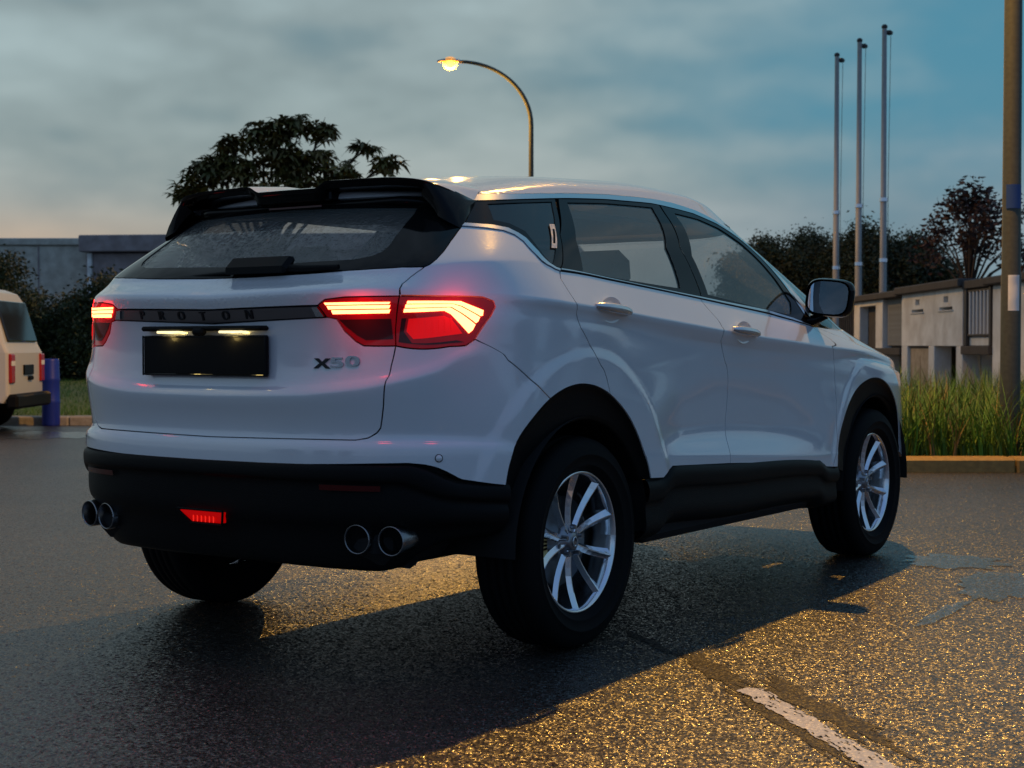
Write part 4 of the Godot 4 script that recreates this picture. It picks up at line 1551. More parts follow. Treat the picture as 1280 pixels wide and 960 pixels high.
# uneven closed outline round a centre on the ground: (ahead, right) radii
func blot(ahead: float, right: float, ra: float, rr: float, rough: float, sd: int, turn := 0.0) -> Array:
	var n := FastNoiseLite.new()
	n.seed = sd; n.frequency = 1.0; n.fractal_octaves = 4; n.fractal_gain = 0.5
	var out := []
	for k in 140:
		var a := TAU * k / 140.0
		var r := 1.0 + rough * n.get_noise_2d(cos(a) * 1.6, sin(a) * 1.6) * 1.6
		var u := Vector2(cos(a) * ra, sin(a) * rr).rotated(turn) * r
		out.append(place(ahead + u.x, right + u.y))
	return out

# a worn painted line with ragged edges
func worn_line(a: Vector3, b: Vector3, width: float, y: float, sd: int, wear := 0.25) -> ArrayMesh:
	var n := FastNoiseLite.new()
	n.seed = sd; n.frequency = 1.0; n.fractal_octaves = 4; n.fractal_gain = 0.5
	var s := st()
	var len := a.distance_to(b)
	var steps := int(len / 0.006)
	var d := (b - a).normalized()
	var e := Vector3(-d.z, 0, d.x)
	var lp := []
	for i in steps + 1:
		var t := float(i) / steps * len
		var end := minf(minf(t, len - t) / 0.03, 1.0)
		var l := width * 0.5 * (1.0 + wear * 1.6 * n.get_noise_2d(t * 7.0, 3.0)) * end
		var r := width * 0.5 * (1.0 + wear * 1.6 * n.get_noise_2d(t * 7.0, 40.0)) * end
		lp.append([a + d * t - e * maxf(l, 0), a + d * t + e * maxf(r, 0)])
	s.set_smooth_group(-1)
	var across := 14
	for i in steps:
		for k in across:
			var f0 := float(k) / across
			var f1 := float(k + 1) / across
			var rim := absf((f0 + f1) - 1.0)
			if n.get_noise_2d(i * 0.006 * 13.0, k * 0.55 + 200.0) + 0.3 * n.get_noise_2d(i * 0.006 * 4.0, 90.0) > 0.40 - 0.34 * pow(rim, 3.0): continue
			var q: Array = [(lp[i][0] as Vector3).lerp(lp[i][1], f0), (lp[i][0] as Vector3).lerp(lp[i][1], f1), (lp[i + 1][0] as Vector3).lerp(lp[i + 1][1], f1), (lp[i + 1][0] as Vector3).lerp(lp[i + 1][1], f0)]
			for c in 4: q[c].y = y
			for c in [0, 2, 1, 0, 3, 2]:
				s.set_normal(Vector3.UP)
				s.add_vertex(q[c])
	return s.commit()

func grounds() -> void:
	var g := PlaneMesh.new()
	g.size = Vector2(1200, 1200)
	structure(obj("asphalt_ground", g, M.asphalt))
	for k in [[6.3, 2.02, 0.40, 0.15, 0.25, 5, 0.35], [7.0, 2.05, 0.22, 0.22, 0.3, 8, 0.0], [5.65, 1.62, 0.3, 0.035, 0.3, 12, 0.55], [16.9, -5.2, 0.7, 0.9, 0.4, 15, 0.0], [7.9, -0.55, 0.22, 0.4, 0.3, 18, 0.0]]:
		structure(obj("puddle", sheet(blot(k[0], k[1], k[2], k[3], k[4], k[5], k[6]), 0.006), M.puddle))
	var l := obj("painted_line", worn_line(Vector3(-0.235, 0, 1.595), Vector3(-1.75, 0, 3.22), 0.078, 0.004, 2), M.line)
	structure(l)
	for k in [[4.68, 0.62, 0.30, 0.045, 0.6, 31, -0.22], [4.12, 0.87, 0.42, 0.055, 0.6, 37, -0.22], [4.0, 0.735, 0.40, 0.03, 0.6, 43, -0.22], [5.1, 0.47, 0.22, 0.02, 0.4, 47, -0.3]]:
		structure(obj("dark_stain", sheet(blot(k[0], k[1], k[2], k[3], k[4], k[5], k[6]), 0.0015), M.dry_stain))
	structure(obj("painted_line", worn_line(place(18.3, -6.2), place(14.6, -5.6), 0.09, 0.006, 22), M.line))
	structure(obj("painted_line", worn_line(place(18.3, -3.9), place(15.6, -3.5), 0.09, 0.006, 23), M.line))
	# kerbs and verges
	kerb_row(place(12.1, 2.2), place(12.1, 13.0), M.kerb_yellow, "yellow kerb along the tall grass to the right of the car", 12)
	kerb_row(place(19.2, -26.0), place(19.2, -0.5), M.concrete, "low grey concrete kerb in front of the lawn behind the van", 25)
	var s := st()
	var c := [place(12.38, 2.2), place(12.38, 13.0), place(40.0, 40.0), place(40.0, 2.2)]
	for q in c: q.y = 0.06
	structure(obj("verge_soil", flat(c, 0.065), M.soil))
	structure(obj("lawn", flat([place(19.45, -26.0), place(19.45, -0.5), place(60.0, -0.5), place(60.0, -70.0)], 0.10), M.lawn))

func flat(c: Array, y: float) -> ArrayMesh:
	var s := st()
	for k in [0, 2, 1, 0, 3, 2]:
		s.set_normal(Vector3.UP)
		s.add_vertex(Vector3(c[k].x, y, c[k].z))
	return s.commit()

func kerb_row(a: Vector3, b: Vector3, m: Material, label: String, n: int) -> void:
	var root := thing("kerb", label, "kerb", a)
	var d := (b - a) / n
	root.rotation.y = atan2(-d.z, d.x)
	var mesh := box_mesh(Vector3(d.length() - 0.008, 0.13, 0.28), 0.018)
	for i in n:
		var o := obj("kerb_stone", mesh, m, root, Vector3(d.length() * (i + 0.5), 0.045 + rng.randf_range(-0.004, 0.004), 0))
		o.rotation.y = rng.randf_range(-0.006, 0.006)

# ---------------------------------------------------------------- lamps and poles
func street_lamp(at: Vector3, arm: Vector3, label: String, energy: float, cone := 88.0) -> Node3D:
	var o := thing("street_lamp", label, "street lamp", at, 0.0, "curved-arm street lamps")
	var h := 7.1
	var reach := arm.length()
	var dir := arm.normalized()
	var s := st()
	tube(s, [Vector3.ZERO, Vector3(0, 1.6, 0), Vector3(0, 1.62, 0), Vector3(0, h, 0)], [0.085, 0.082, 0.078, 0.066], 20)
	obj("post", done(s), M.pole, o)
	var a := st()
	var pts := []
	var rad := []
	for i in 17:
		var t := PI / 2 * i / 16.0
		pts.append(Vector3(0, h, 0) + dir * (reach - 0.2) * (1 - cos(t)) + Vector3(0, 1.75 * sin(t), 0))
		rad.append(lerpf(0.066, 0.045, i / 16.0))
	tube(a, pts, rad, 12)
	obj("arm", done(a), M.pole, o)
	var top: Vector3 = pts[-1]
	# cowl above, bowl below
	var bas := Basis(dir, Vector3.UP, dir.cross(Vector3.UP))
	var c := st()
	for sec in 1:
		var rows := []
		for i in 9:
			var t := i / 8.0
			var w := 0.17 * pow(sin(PI * clampf(0.06 + t * 0.88, 0, 1)), 0.6)
			var row := []
			for k in 13:
				var b := PI * k / 12.0
				row.append(Vector3((t - 0.12) * 0.68, 0.09 * sin(b) * (0.4 + 0.6 * sin(PI * t)) + 0.0, w * cos(b)))
			rows.append(row)
		c.set_smooth_group(1)
		for i in 8:
			for k in 12:
				quad(c, rows[i][k], rows[i + 1][k], rows[i + 1][k + 1], rows[i][k + 1])
	var cowl := obj("lamp_cowl", done(c), M.pole_grey, o, top)
	cowl.basis = bas
	var b2 := SphereMesh.new()
	b2.radius = 0.21; b2.height = 0.42; b2.radial_segments = 24; b2.rings = 12
	var bowl := obj("lamp_bowl", b2, M.lamp_glow, o, top + dir * 0.24 - Vector3(0, 0.05, 0))
	bowl.scale = Vector3(1.0, 0.9, 1.0)
	var b3 := SphereMesh.new()
	b3.radius = 0.12; b3.height = 0.24
	obj("bulb", b3, M.bulb, bowl)
	var l := SpotLight3D.new()
	l.name = "sodium_light"
	l.light_color = Color(1.0, 0.50, 0.085).linear_to_srgb()
	l.light_energy = energy
	l.light_size = 0.1
	l.spot_range = 90
	l.spot_attenuation = 2.0
	l.spot_angle = cone
	l.spot_angle_attenuation = 0.25
	l.rotation.x = -PI / 2
	l.shadow_enabled = true
	l.position = bowl.position
	o.add_child(l, true)
	return o

func street_lamps() -> void:
	var rdir := place(0, 1) - place(0, 0)
	var adir := place(1, 0) - place(0, 0)
	street_lamp(place(42.0, 0.53), -rdir * 2.2, "lit street lamp with a curved arm rising behind the car's roof", 70.0)
	var o := street_lamp(place(12.8, 4.22), -rdir * 1.87 - adir * 0.9, "tall round street lamp post in the tall grass with a blue sticker", 104.0, 68.0)
	# blue sticker and a pale patch wrapped round the post
	for k in [[2.16, 2.36, "sticker", M.sticker, 0.0815, 0.9], [1.30, 1.60, "paint_patch", M.white_wall, 0.0835, 0.6]]:
		var s := st()
		s.set_smooth_group(1)
		var base := atan2(-adir.z, -adir.x)
		for i in 12:
			var a0: float = base - k[5] + 2 * k[5] * i / 12.0
			var a1: float = base - k[5] + 2 * k[5] * (i + 1) / 12.0
			quad(s, Vector3(cos(a0) * k[4], k[0], sin(a0) * k[4]), Vector3(cos(a0) * k[4], k[1], sin(a0) * k[4]), Vector3(cos(a1) * k[4], k[1], sin(a1) * k[4]), Vector3(cos(a1) * k[4], k[0], sin(a1) * k[4]))
		obj(k[2], done(s), k[3], o)

func flagpoles() -> void:
	var labels := ["leftmost and shortest-looking of the three bare grey flagpoles", "middle one of the three bare grey flagpoles", "rightmost and tallest-looking of the three bare grey flagpoles"]
	var first: Node3D
	for i in 3:
		var at := place([46.7, 44.5, 42.6][i], [9.99, 10.18, 10.44][i])
		if i > 0:
			dup(first, "flagpole", at, 0.0, labels[i])
			continue
		first = thing("flagpole", labels[i], "flagpole", at, 0.0, "bare flagpoles behind the white wall")
		var s := st()
		tube(s, [Vector3.ZERO, Vector3(0, 3.4, 0)], [0.105, 0.10], 14)
		obj("lower_tube", done(s), M.pole_grey, first)
		var t := st()
		tube(t, [Vector3(0, 3.4, 0), Vector3(0, 5.1, 0), Vector3(0, 5.11, 0), Vector3(0, 9.9, 0)], [0.092, 0.09, 0.08, 0.066], 14)
		obj("upper_tube", done(t), M.pole_grey, first)
		for y in [3.4, 5.1]:
			var c := CylinderMesh.new()
			c.top_radius = 0.118; c.bottom_radius = 0.118; c.height = 0.1
			obj("collar", c, M.chrome, first, Vector3(0, y, 0))
		var k := st()
		cbox(k, Vector3(0.13, 9.78, 0.09), Vector3(0.2, 0.12, 0.16), 0.03)
		obj("pulley", done(k), M.bar_dark, first)
		var cap := SphereMesh.new()
		cap.radius = 0.085; cap.height = 0.15
		obj("cap", cap, M.bar_dark, first, Vector3(0, 9.93, 0))
		var r := st()
		tube(r, [Vector3(0.17, 9.7, 0.12), Vector3(0.12, 5.5, 0.09), Vector3(0.12, 1.2, 0.09)], [0.008, 0.008, 0.008], 5)
		obj("halyard", done(r), M.bar_dark, first)

# ---------------------------------------------------------------- buildings
func part_box(called: String, m: Material, parent: Node3D, x0: float, x1: float, y0: float, y1: float, z0: float, z1: float, ch := 0.01) -> MeshInstance3D:
	return obj(called, box_mesh(Vector3(absf(x1 - x0), y1 - y0, z1 - z0), ch), m, parent, Vector3((x0 + x1) * 0.5, (y0 + y1) * 0.5, (z0 + z1) * 0.5))

func buildings() -> void:
	# local x runs away from the viewer, z to the right; the wall faces the road at z = 0
	var turn := deg_to_rad(-CAM_YAW)
	var main := thing("bin_store", "low white refuse store with a beige hatch, two slots and two square vents", "building", place(30.0, 8.4), turn)
	# wall round the two hatches
	var wall := CSGBox3D.new()
	wall.name = "wall"
	wall.size = Vector3(4.4, 1.09, 2.6)
	wall.position = Vector3(0.4, 1.545, 1.3)
	wall.material = M.white_wall
	for x in [1.35, -0.7]:
		for h in [[0.32, 0.12, 1.90], [0.90, 0.065, 1.7225]]:
			var hole := CSGBox3D.new()
			hole.name = "hole"
			hole.operation = CSGShape3D.OPERATION_SUBTRACTION
			hole.size = Vector3(h[0], h[1], 1.2)
			hole.position = Vector3(x - 0.4, h[2] - 1.545, -1.3)
			hole.material = M.white_wall
			wall.add_child(hole, true)
	main.add_child(wall, true)
	part_box("pier", M.white_wall, main, 2.12, 2.6, 0.0, 0.998, 0.0, 0.35)
	part_box("pier", M.white_wall, main, 0.08, 0.5, 0.0, 0.998, 0.0, 0.35)
	part_box("pier", M.white_wall, main, -1.8, -1.4, 0.0, 0.998, 0.0, 0.35)
	part_box("back_wall", M.fascia, main, -1.8, 2.6, 0.0, 0.998, 2.3, 2.5)
	part_box("inner_wall", M.white_wall, main, -1.8, -1.6, 0.0, 0.998, 0.36, 2.3)
	part_box("inner_wall", M.white_wall, main, 2.4, 2.6, 0.0, 0.998, 0.36, 2.3)
	var hatch := part_box("hatch", M.beige, main, 0.5, 2.12, 0.02, 0.96, 0.06, 0.10)
	part_box("hatch_frame", M.bar_dark, hatch, -0.8, 0.8, 0.462, 0.49, -0.045, 0.0)
	part_box("fascia", M.fascia, main, -1.95, 2.75, 2.092, 2.25, -0.14, 2.7, 0.02)
	for x in [1.35, -0.7]:
		part_box("slot_sill", M.white_wall, main, x - 0.5, x + 0.5, 1.665, 1.688, -0.03, 0.02, 0.004)
	# barred gate nearer the viewer
	var gate := thing("barred_gate", "dark gate of pale upright bars between the white refuse store and the next block", "gate", place(27.3, 8.4), turn)
	part_box("lower_panel", M.white_wall, gate, -0.75, 0.75, 1.0, 1.16, 0.05, 0.12)
	part_box("sill_beam", M.fascia, gate, -0.82, 0.82, 0.84, 0.997, -0.06, 0.3)
	part_box("lintel", M.fascia, gate, -0.82, 0.82, 2.05, 2.2, -0.05, 0.5)
	part_box("frame_post", M.bar_dark, gate, 0.62, 0.78, 1.0, 2.05, -0.02, 0.10)
	part_box("frame_post", M.bar_dark, gate, -0.80, -0.70, 1.0, 2.05, -0.02, 0.10)
	part_box("rail", M.bar_dark, gate, -0.7, 0.62, 1.17, 1.22, 0.0, 0.06)
	part_box("rail", M.bar_dark, gate, -0.7, 0.62, 1.98, 2.03, 0.0, 0.06)
	for i in 6:
		part_box("bar", M.bar_white, gate, -0.60 + 0.21 * i, -0.53 + 0.21 * i, 1.2, 2.0, 0.0, 0.04, 0.006)
	part_box("inner_wall", M.slat, gate, -0.8, 0.8, 0.0, 2.05, 1.5, 1.7)
	part_box("inner_roof", M.fascia, gate, -0.82, 0.82, 2.06, 2.19, 0.5, 1.7)
	# next block, at the edge of the frame
	var near := thing("white_block", "white block with a tall dark slit and louvres behind the lamp post", "building", place(24.4, 8.4), turn)
	part_box("wall", M.white_wall, near, -3.0, 1.15, 0.0, 2.06, 0.0, 2.6, 0.02)
	part_box("wall_pier", M.white_wall, near, 1.45, 2.05, 0.0, 2.06, 0.0, 0.5, 0.02)
	part_box("slit_back", M.white_wall, near, 1.15, 1.45, 0.9, 2.05, 1.6, 1.7)
	part_box("slit_panel", M.beige, near, 1.15, 1.45, 0.0, 0.9, 0.1, 0.3)
	for i in 8:
		part_box("louvre", M.slat, near, 1.17, 1.43, 0.1 + i * 0.1, 0.14 + i * 0.1, 0.03, 0.1, 0.006)
	part_box("fascia", M.fascia, near, -3.2, 2.2, 2.062, 2.2, -0.14, 2.7, 0.02)
	# slatted stretch and doorway farther off
	var far := thing("slatted_wall", "grey slatted wall panel with a white framed dark doorway beyond the white refuse store", "wall", place(35.8, 8.4), turn)
	for i in 12:
		part_box("slat", M.slat, far, -3.05 + i * 0.125, -2.96 + i * 0.125, 1.0, 2.05, 0.1, 0.14, 0.008)
	part_box("slat_back", M.fascia, far, -3.1, -1.5, 0.95, 2.05, 0.2, 0.25)
	part_box("ledge", M.fascia, far, -3.1, 3.6, 0.8, 0.95, -0.02, 0.3)
	part_box("door_post", M.white_wall, far, -1.5, -0.85, 0.0, 2.05, 0.0, 0.4)
	part_box("door_post", M.white_wall, far, 0.75, 1.35, 0.0, 2.05, 0.0, 0.4)
	part_box("door_head", M.white_wall, far, -0.85, 0.75, 1.93, 2.05, 0.0, 0.4)
	part_box("door", M.fascia, far, -0.85, 0.75, 0.95, 1.93, 0.2, 0.26)
	part_box("fascia", M.fascia, far, -3.2, 3.7, 2.052, 2.2, -0.12, 2.0, 0.02)
	part_box("lower_wall", M.slat, far, -3.1, 3.6, 0.0, 0.8, 1.2, 1.4)
	part_box("floor_slab", M.fascia, far, -3.1, 3.6, 0.8, 0.95, 0.3, 1.4)
	for i in 9:
		part_box("bar", M.bar_dark, far, 1.5 + i * 0.22, 1.58 + i * 0.22, 0.95, 2.0, 0.05, 0.1, 0.008)
	part_box("bar_back", M.soil, far, 1.4, 3.6, 0.95, 2.05, 0.8, 0.9)
	# warehouses at the left
	var w1 := thing("warehouse", "pale grey warehouse wall behind the shrubs at the far left", "building", place(84.0, -23.3), turn)
	part_box("wall", M.ware, w1, 0, 30, 0, 6.55, -40, 0, 0.05)
	part_box("parapet", M.ware, w1, -0.15, 30, 6.552, 6.95, -40, 0.1, 0.05)
	for i in 12:
		part_box("wall_joint", M.ware_dark, w1, -0.05, 0.0, 0.5, 6.5, -3.0 - 3.0 * i, -2.92 - 3.0 * i, 0.01)
	var w2 := thing("warehouse", "darker grey warehouse with a deep fascia and a white downpipe at its corner", "building", place(82.0, -23.1), turn - 0.10)
	part_box("wall", M.ware_dark, w2, 0, 30, 0, 6.0, 0.0, 26.0, 0.05)
	part_box("fascia", M.ware_dark, w2, -0.5, 30, 6.05, 6.95, -0.2, 26.2, 0.05)
	part_box("downpipe", M.white_wall, w2, -0.2, -0.02, 0, 6.0, 0.15, 0.42, 0.04)
	part_box("loading_door", M.ware, w2, -0.04, 0.1, 0, 4.0, 9.0, 13.5, 0.02)

# ---------------------------------------------------------------- van and bin
func van_and_bin() -> void:
	var v := thing("parked_van", "cream white van seen at its rear corner at the left edge", "van", place(18.0, -5.78), deg_to_rad(126.5))
	var prof := [Vector2(0.06, 0.34), Vector2(0.0, 0.42), Vector2(0.0, 0.92), Vector2(0.05, 1.02), Vector2(0.20, 1.52), Vector2(0.27, 1.63), Vector2(0.42, 1.685), Vector2(2.5, 1.70), Vector2(2.75, 1.62), Vector2(3.2, 1.0), Vector2(3.4, 0.85), Vector2(3.42, 0.34)]
	var rows := []
	for z in [-0.735, -0.725, -0.68, 0.68, 0.725, 0.735]:
		var row := []
		for i in prof.size() + 1:
			var p: Vector2 = prof[i % prof.size()]
			var tum := clampf((p.y - 0.95) / 0.75, 0, 1) * 0.09
			var inset := 0.0 if absf(z) < 0.7 else (0.012 if absf(z) < 0.73 else 0.04)
			var c := Vector2(1.7, 1.0)
			var q := p + (c - p).normalized() * inset
			row.append(Vector3(q.x, q.y, z - signf(z) * tum))
		rows.append(row)
	var s := st()
	s.set_smooth_group(-1)
	for i in rows.size() - 1:
		for k in prof.size():
			quad(s, rows[i][k], rows[i + 1][k], rows[i + 1][k + 1], rows[i][k + 1])
	for e in [rows[0], rows[-1]]:
		var c := Vector3(1.7, 1.0, e[0].z)
		for k in prof.size():
			tri(s, c, e[k], e[k + 1])
	obj("body", done(s), M.van, v)
	# rear glass follows the sloping tail
	var b := Basis(Vector3(0, 0, 1), -0.29)
	var g := st()
	cbox(g, Vector3(0.115, 1.29, 0), Vector3(0.03, 0.50, 1.18), 0.012, b)
	obj("rear_window", done(g), M.van_glass, v)
	for x in [0.85, 2.0]:
		var q := st()
		cbox(q, Vector3(x, 1.28, -0.695), Vector3(0.95, 0.42, 0.02), 0.008, Basis(Vector3(1, 0, 0), -0.12))
		obj("side_window", done(q), M.van_glass, v)
	for z in [-0.63, 0.63]:
		var t := st()
		cbox(t, Vector3(0.0, 0.74, z), Vector3(0.05, 0.34, 0.16), 0.012)
		var lamp := obj("tail_lamp", done(t), M.red_lens, v)
		obj("reverse_lens", box_mesh(Vector3(0.05, 0.07, 0.15), 0.01), M.white_wall, lamp, Vector3(-0.003, 0.80, z))
	var bm := st()
	cbox(bm, Vector3(-0.03, 0.36, 0), Vector3(0.14, 0.17, 1.46), 0.03)
	obj("rear_bumper", done(bm), M.black, v)
	var hd := st()
	cbox(hd, Vector3(-0.012, 0.62, 0.12), Vector3(0.04, 0.05, 0.16), 0.01)
	obj("door_handle", done(hd), M.black, v)
	obj("number_plate", box_mesh(Vector3(0.02, 0.12, 0.4), 0.006), M.plate, v, Vector3(-0.01, 0.72, 0.05))
	var dl := st()
	cbox(dl, Vector3(1.45, 0.85, -0.742), Vector3(0.008, 0.9, 0.004), 0.001)
	obj("door_seam", done(dl), M.black, v)
	for x in [0.62, 2.75]:
		for z in [-0.66, 0.66]:
			var t := st()
			lathe(t, [Vector2(0, 0.06), Vector2(0.17, 0.06), Vector2(0.19, 0.075), Vector2(0.26, 0.075), Vector2(0.285, 0.05), Vector2(0.285, -0.06), Vector2(0.0, -0.06)], 28)
			var w := obj("wheel", done(t), M.rubber, v, Vector3(x, 0.286, z))
			if z < 0: w.rotation.y = PI
			var h := st()
			lathe(h, [Vector2(0, 0.075), Vector2(0.1, 0.07), Vector2(0.16, 0.062)], 20)
			obj("wheel_cover", done(h), M.steel, w)
	var bin := thing("blue_drum", "bright blue plastic drum standing behind the cream van's tail", "drum", place(19.0, -5.80))
	var d := st()
	lathe(d, [Vector2(0, 0), Vector2(0.105, 0), Vector2(0.11, 0.02), Vector2(0.11, 0.28), Vector2(0.117, 0.30), Vector2(0.11, 0.32), Vector2(0.11, 0.56), Vector2(0.117, 0.58), Vector2(0.11, 0.60), Vector2(0.105, 0.82), Vector2(0.10, 0.84), Vector2(0.0, 0.84)], 28, Vector3(0, 0, 0), Basis(Vector3(1, 0, 0), Vector3(0, 0, -1), Vector3(0, 1, 0)))
	obj("body", done(d), M.blue, bin)
	var cap := CylinderMesh.new()
	cap.top_radius = 0.03; cap.bottom_radius = 0.03; cap.height = 0.03
	obj("bung", cap, M.black, bin, Vector3(0.05, 0.855, 0))

# ---------------------------------------------------------------- vegetation
func leaflet(s: SurfaceTool, base: Vector3, dir: Vector3, up: Vector3, len: float, wid: float, bend: float) -> void:
	var side := dir.cross(up).normalized()
	var m := base + dir * len * 0.5 + up * bend * 0.5
	var t := base + dir * len - up * bend
	s.set_smooth_group(-1)
	tri(s, base, m + side * wid * 0.5 + up * 0.01, m)
	tri(s, m, m + side * wid * 0.5 + up * 0.01, t)
	tri(s, base, m, m - side * wid * 0.5 + up * 0.01)
	tri(s, m, t, m - side * wid * 0.5 + up * 0.01)

# a whorl of drooping leaflets round a twig tip
func whorl(n: int, len: float, wid: float, droop: float, sd: int) -> ArrayMesh:
	var r := RandomNumberGenerator.new()
	r.seed = sd
	var s := st()
	for k in n:
		var a := TAU * k / n + r.randf_range(-0.25, 0.25)
		var d := Vector3(cos(a), r.randf_range(-droop, 0.35), sin(a)).normalized()
		leaflet(s, Vector3(0, r.randf_range(-0.03, 0.03), 0), d, Vector3.UP, len * r.randf_range(0.7, 1.15), wid, len * 0.14)
	return done(s)

# a tuft of small leaves scattered in a ball
func tuft(n: int, radius: float, len: float, sd: int) -> ArrayMesh:
	var r := RandomNumberGenerator.new()
	r.seed = sd
	var s := st()
	for k in n:
		var p := Vector3(r.randfn(), r.randfn(), r.randfn()) * radius * 0.5
		var d := Vector3(r.randfn(), r.randfn() * 0.6 - 0.1, r.randfn()).normalized()
		var up := d.cross(Vector3(r.randfn(), r.randfn(), r.randfn())).normalized()
		leaflet(s, p, d, up, len * r.randf_range(0.7, 1.2), len * 0.45, len * 0.08)
	return done(s)

# tree: tapered trunk, limbs to each clump, and a crown of many leaf clusters
func tree(called: String, label: String, group: String, at: Vector3, clumps: Array, leaf: Mesh, m: Material, per: int, trunk_r: float, sd: int, category := "tree", shrub := false) -> Node3D:
	var r := RandomNumberGenerator.new()
	r.seed = sd
	var o := thing(called, label, category, at, 0.0, group)
	var fork := 100.0
	for c in clumps: fork = minf(fork, c[0].y - c[1].y * 0.6)
	fork = maxf(fork * 0.75, 0.15)
	var s := st()
	tube(s, [Vector3(0, -0.05, 0), Vector3(r.randf_range(-0.05, 0.05), fork * 0.5, 0), Vector3(0, fork, 0)], [trunk_r * 1.3, trunk_r, trunk_r * 0.85], 9)
	obj("stem" if shrub else "trunk", done(s), M.bark, o)
	var b := st()
	for c in clumps:
		var p: Vector3 = c[0]
		var mid := Vector3(p.x * 0.45, lerpf(fork, p.y, 0.55), p.z * 0.45)
		tube(b, [Vector3(0, fork * 0.95, 0), mid, p], [trunk_r * 0.6, trunk_r * 0.38, trunk_r * 0.15], 6)
		for k in 5:
			var q := p + Vector3(r.randfn() * c[1].x, r.randfn() * c[1].y, r.randfn() * c[1].z) * 0.55
			tube(b, [mid.lerp(p, 0.7), (mid.lerp(p, 0.8) + q) * 0.5 + Vector3(0, 0.03, 0), q], [trunk_r * 0.2, trunk_r * 0.12, trunk_r * 0.05], 5)
	obj("branches", done(b), M.bark, o)
	var mm := MultiMesh.new()
	mm.transform_format = MultiMesh.TRANSFORM_3D
	mm.use_colors = true
	mm.mesh = leaf
	var total := 0
	for c in clumps: total += int(per * c[2])
	mm.instance_count = total
	var i := 0
	for c in clumps:
		for k in int(per * c[2]):
			var d := Vector3(r.randfn(), r.randfn(), r.randfn()).normalized() * pow(r.randf(), 0.45)
			var p: Vector3 = c[0] + Vector3(d.x * c[1].x, d.y * c[1].y, d.z * c[1].z)
			var t := Transform3D(Basis.from_euler(Vector3(r.randfn() * 0.25, r.randf() * TAU, r.randfn() * 0.25)).scaled(Vector3.ONE * r.randf_range(0.7, 1.25)), p)
			mm.set_instance_transform(i, t)
			var v := r.randf_range(0.6, 1.35)
			mm.set_instance_color(i, Color(v * r.randf_range(0.85, 1.25), v, v * r.randf_range(0.7, 1.1)))
			i += 1
	var crown := MultiMeshInstance3D.new()
	crown.name = "crown"
	crown.multimesh = mm
	crown.material_override = m
	crown.set_meta("kind", "stuff")
	o.add_child(crown, true)
	return o

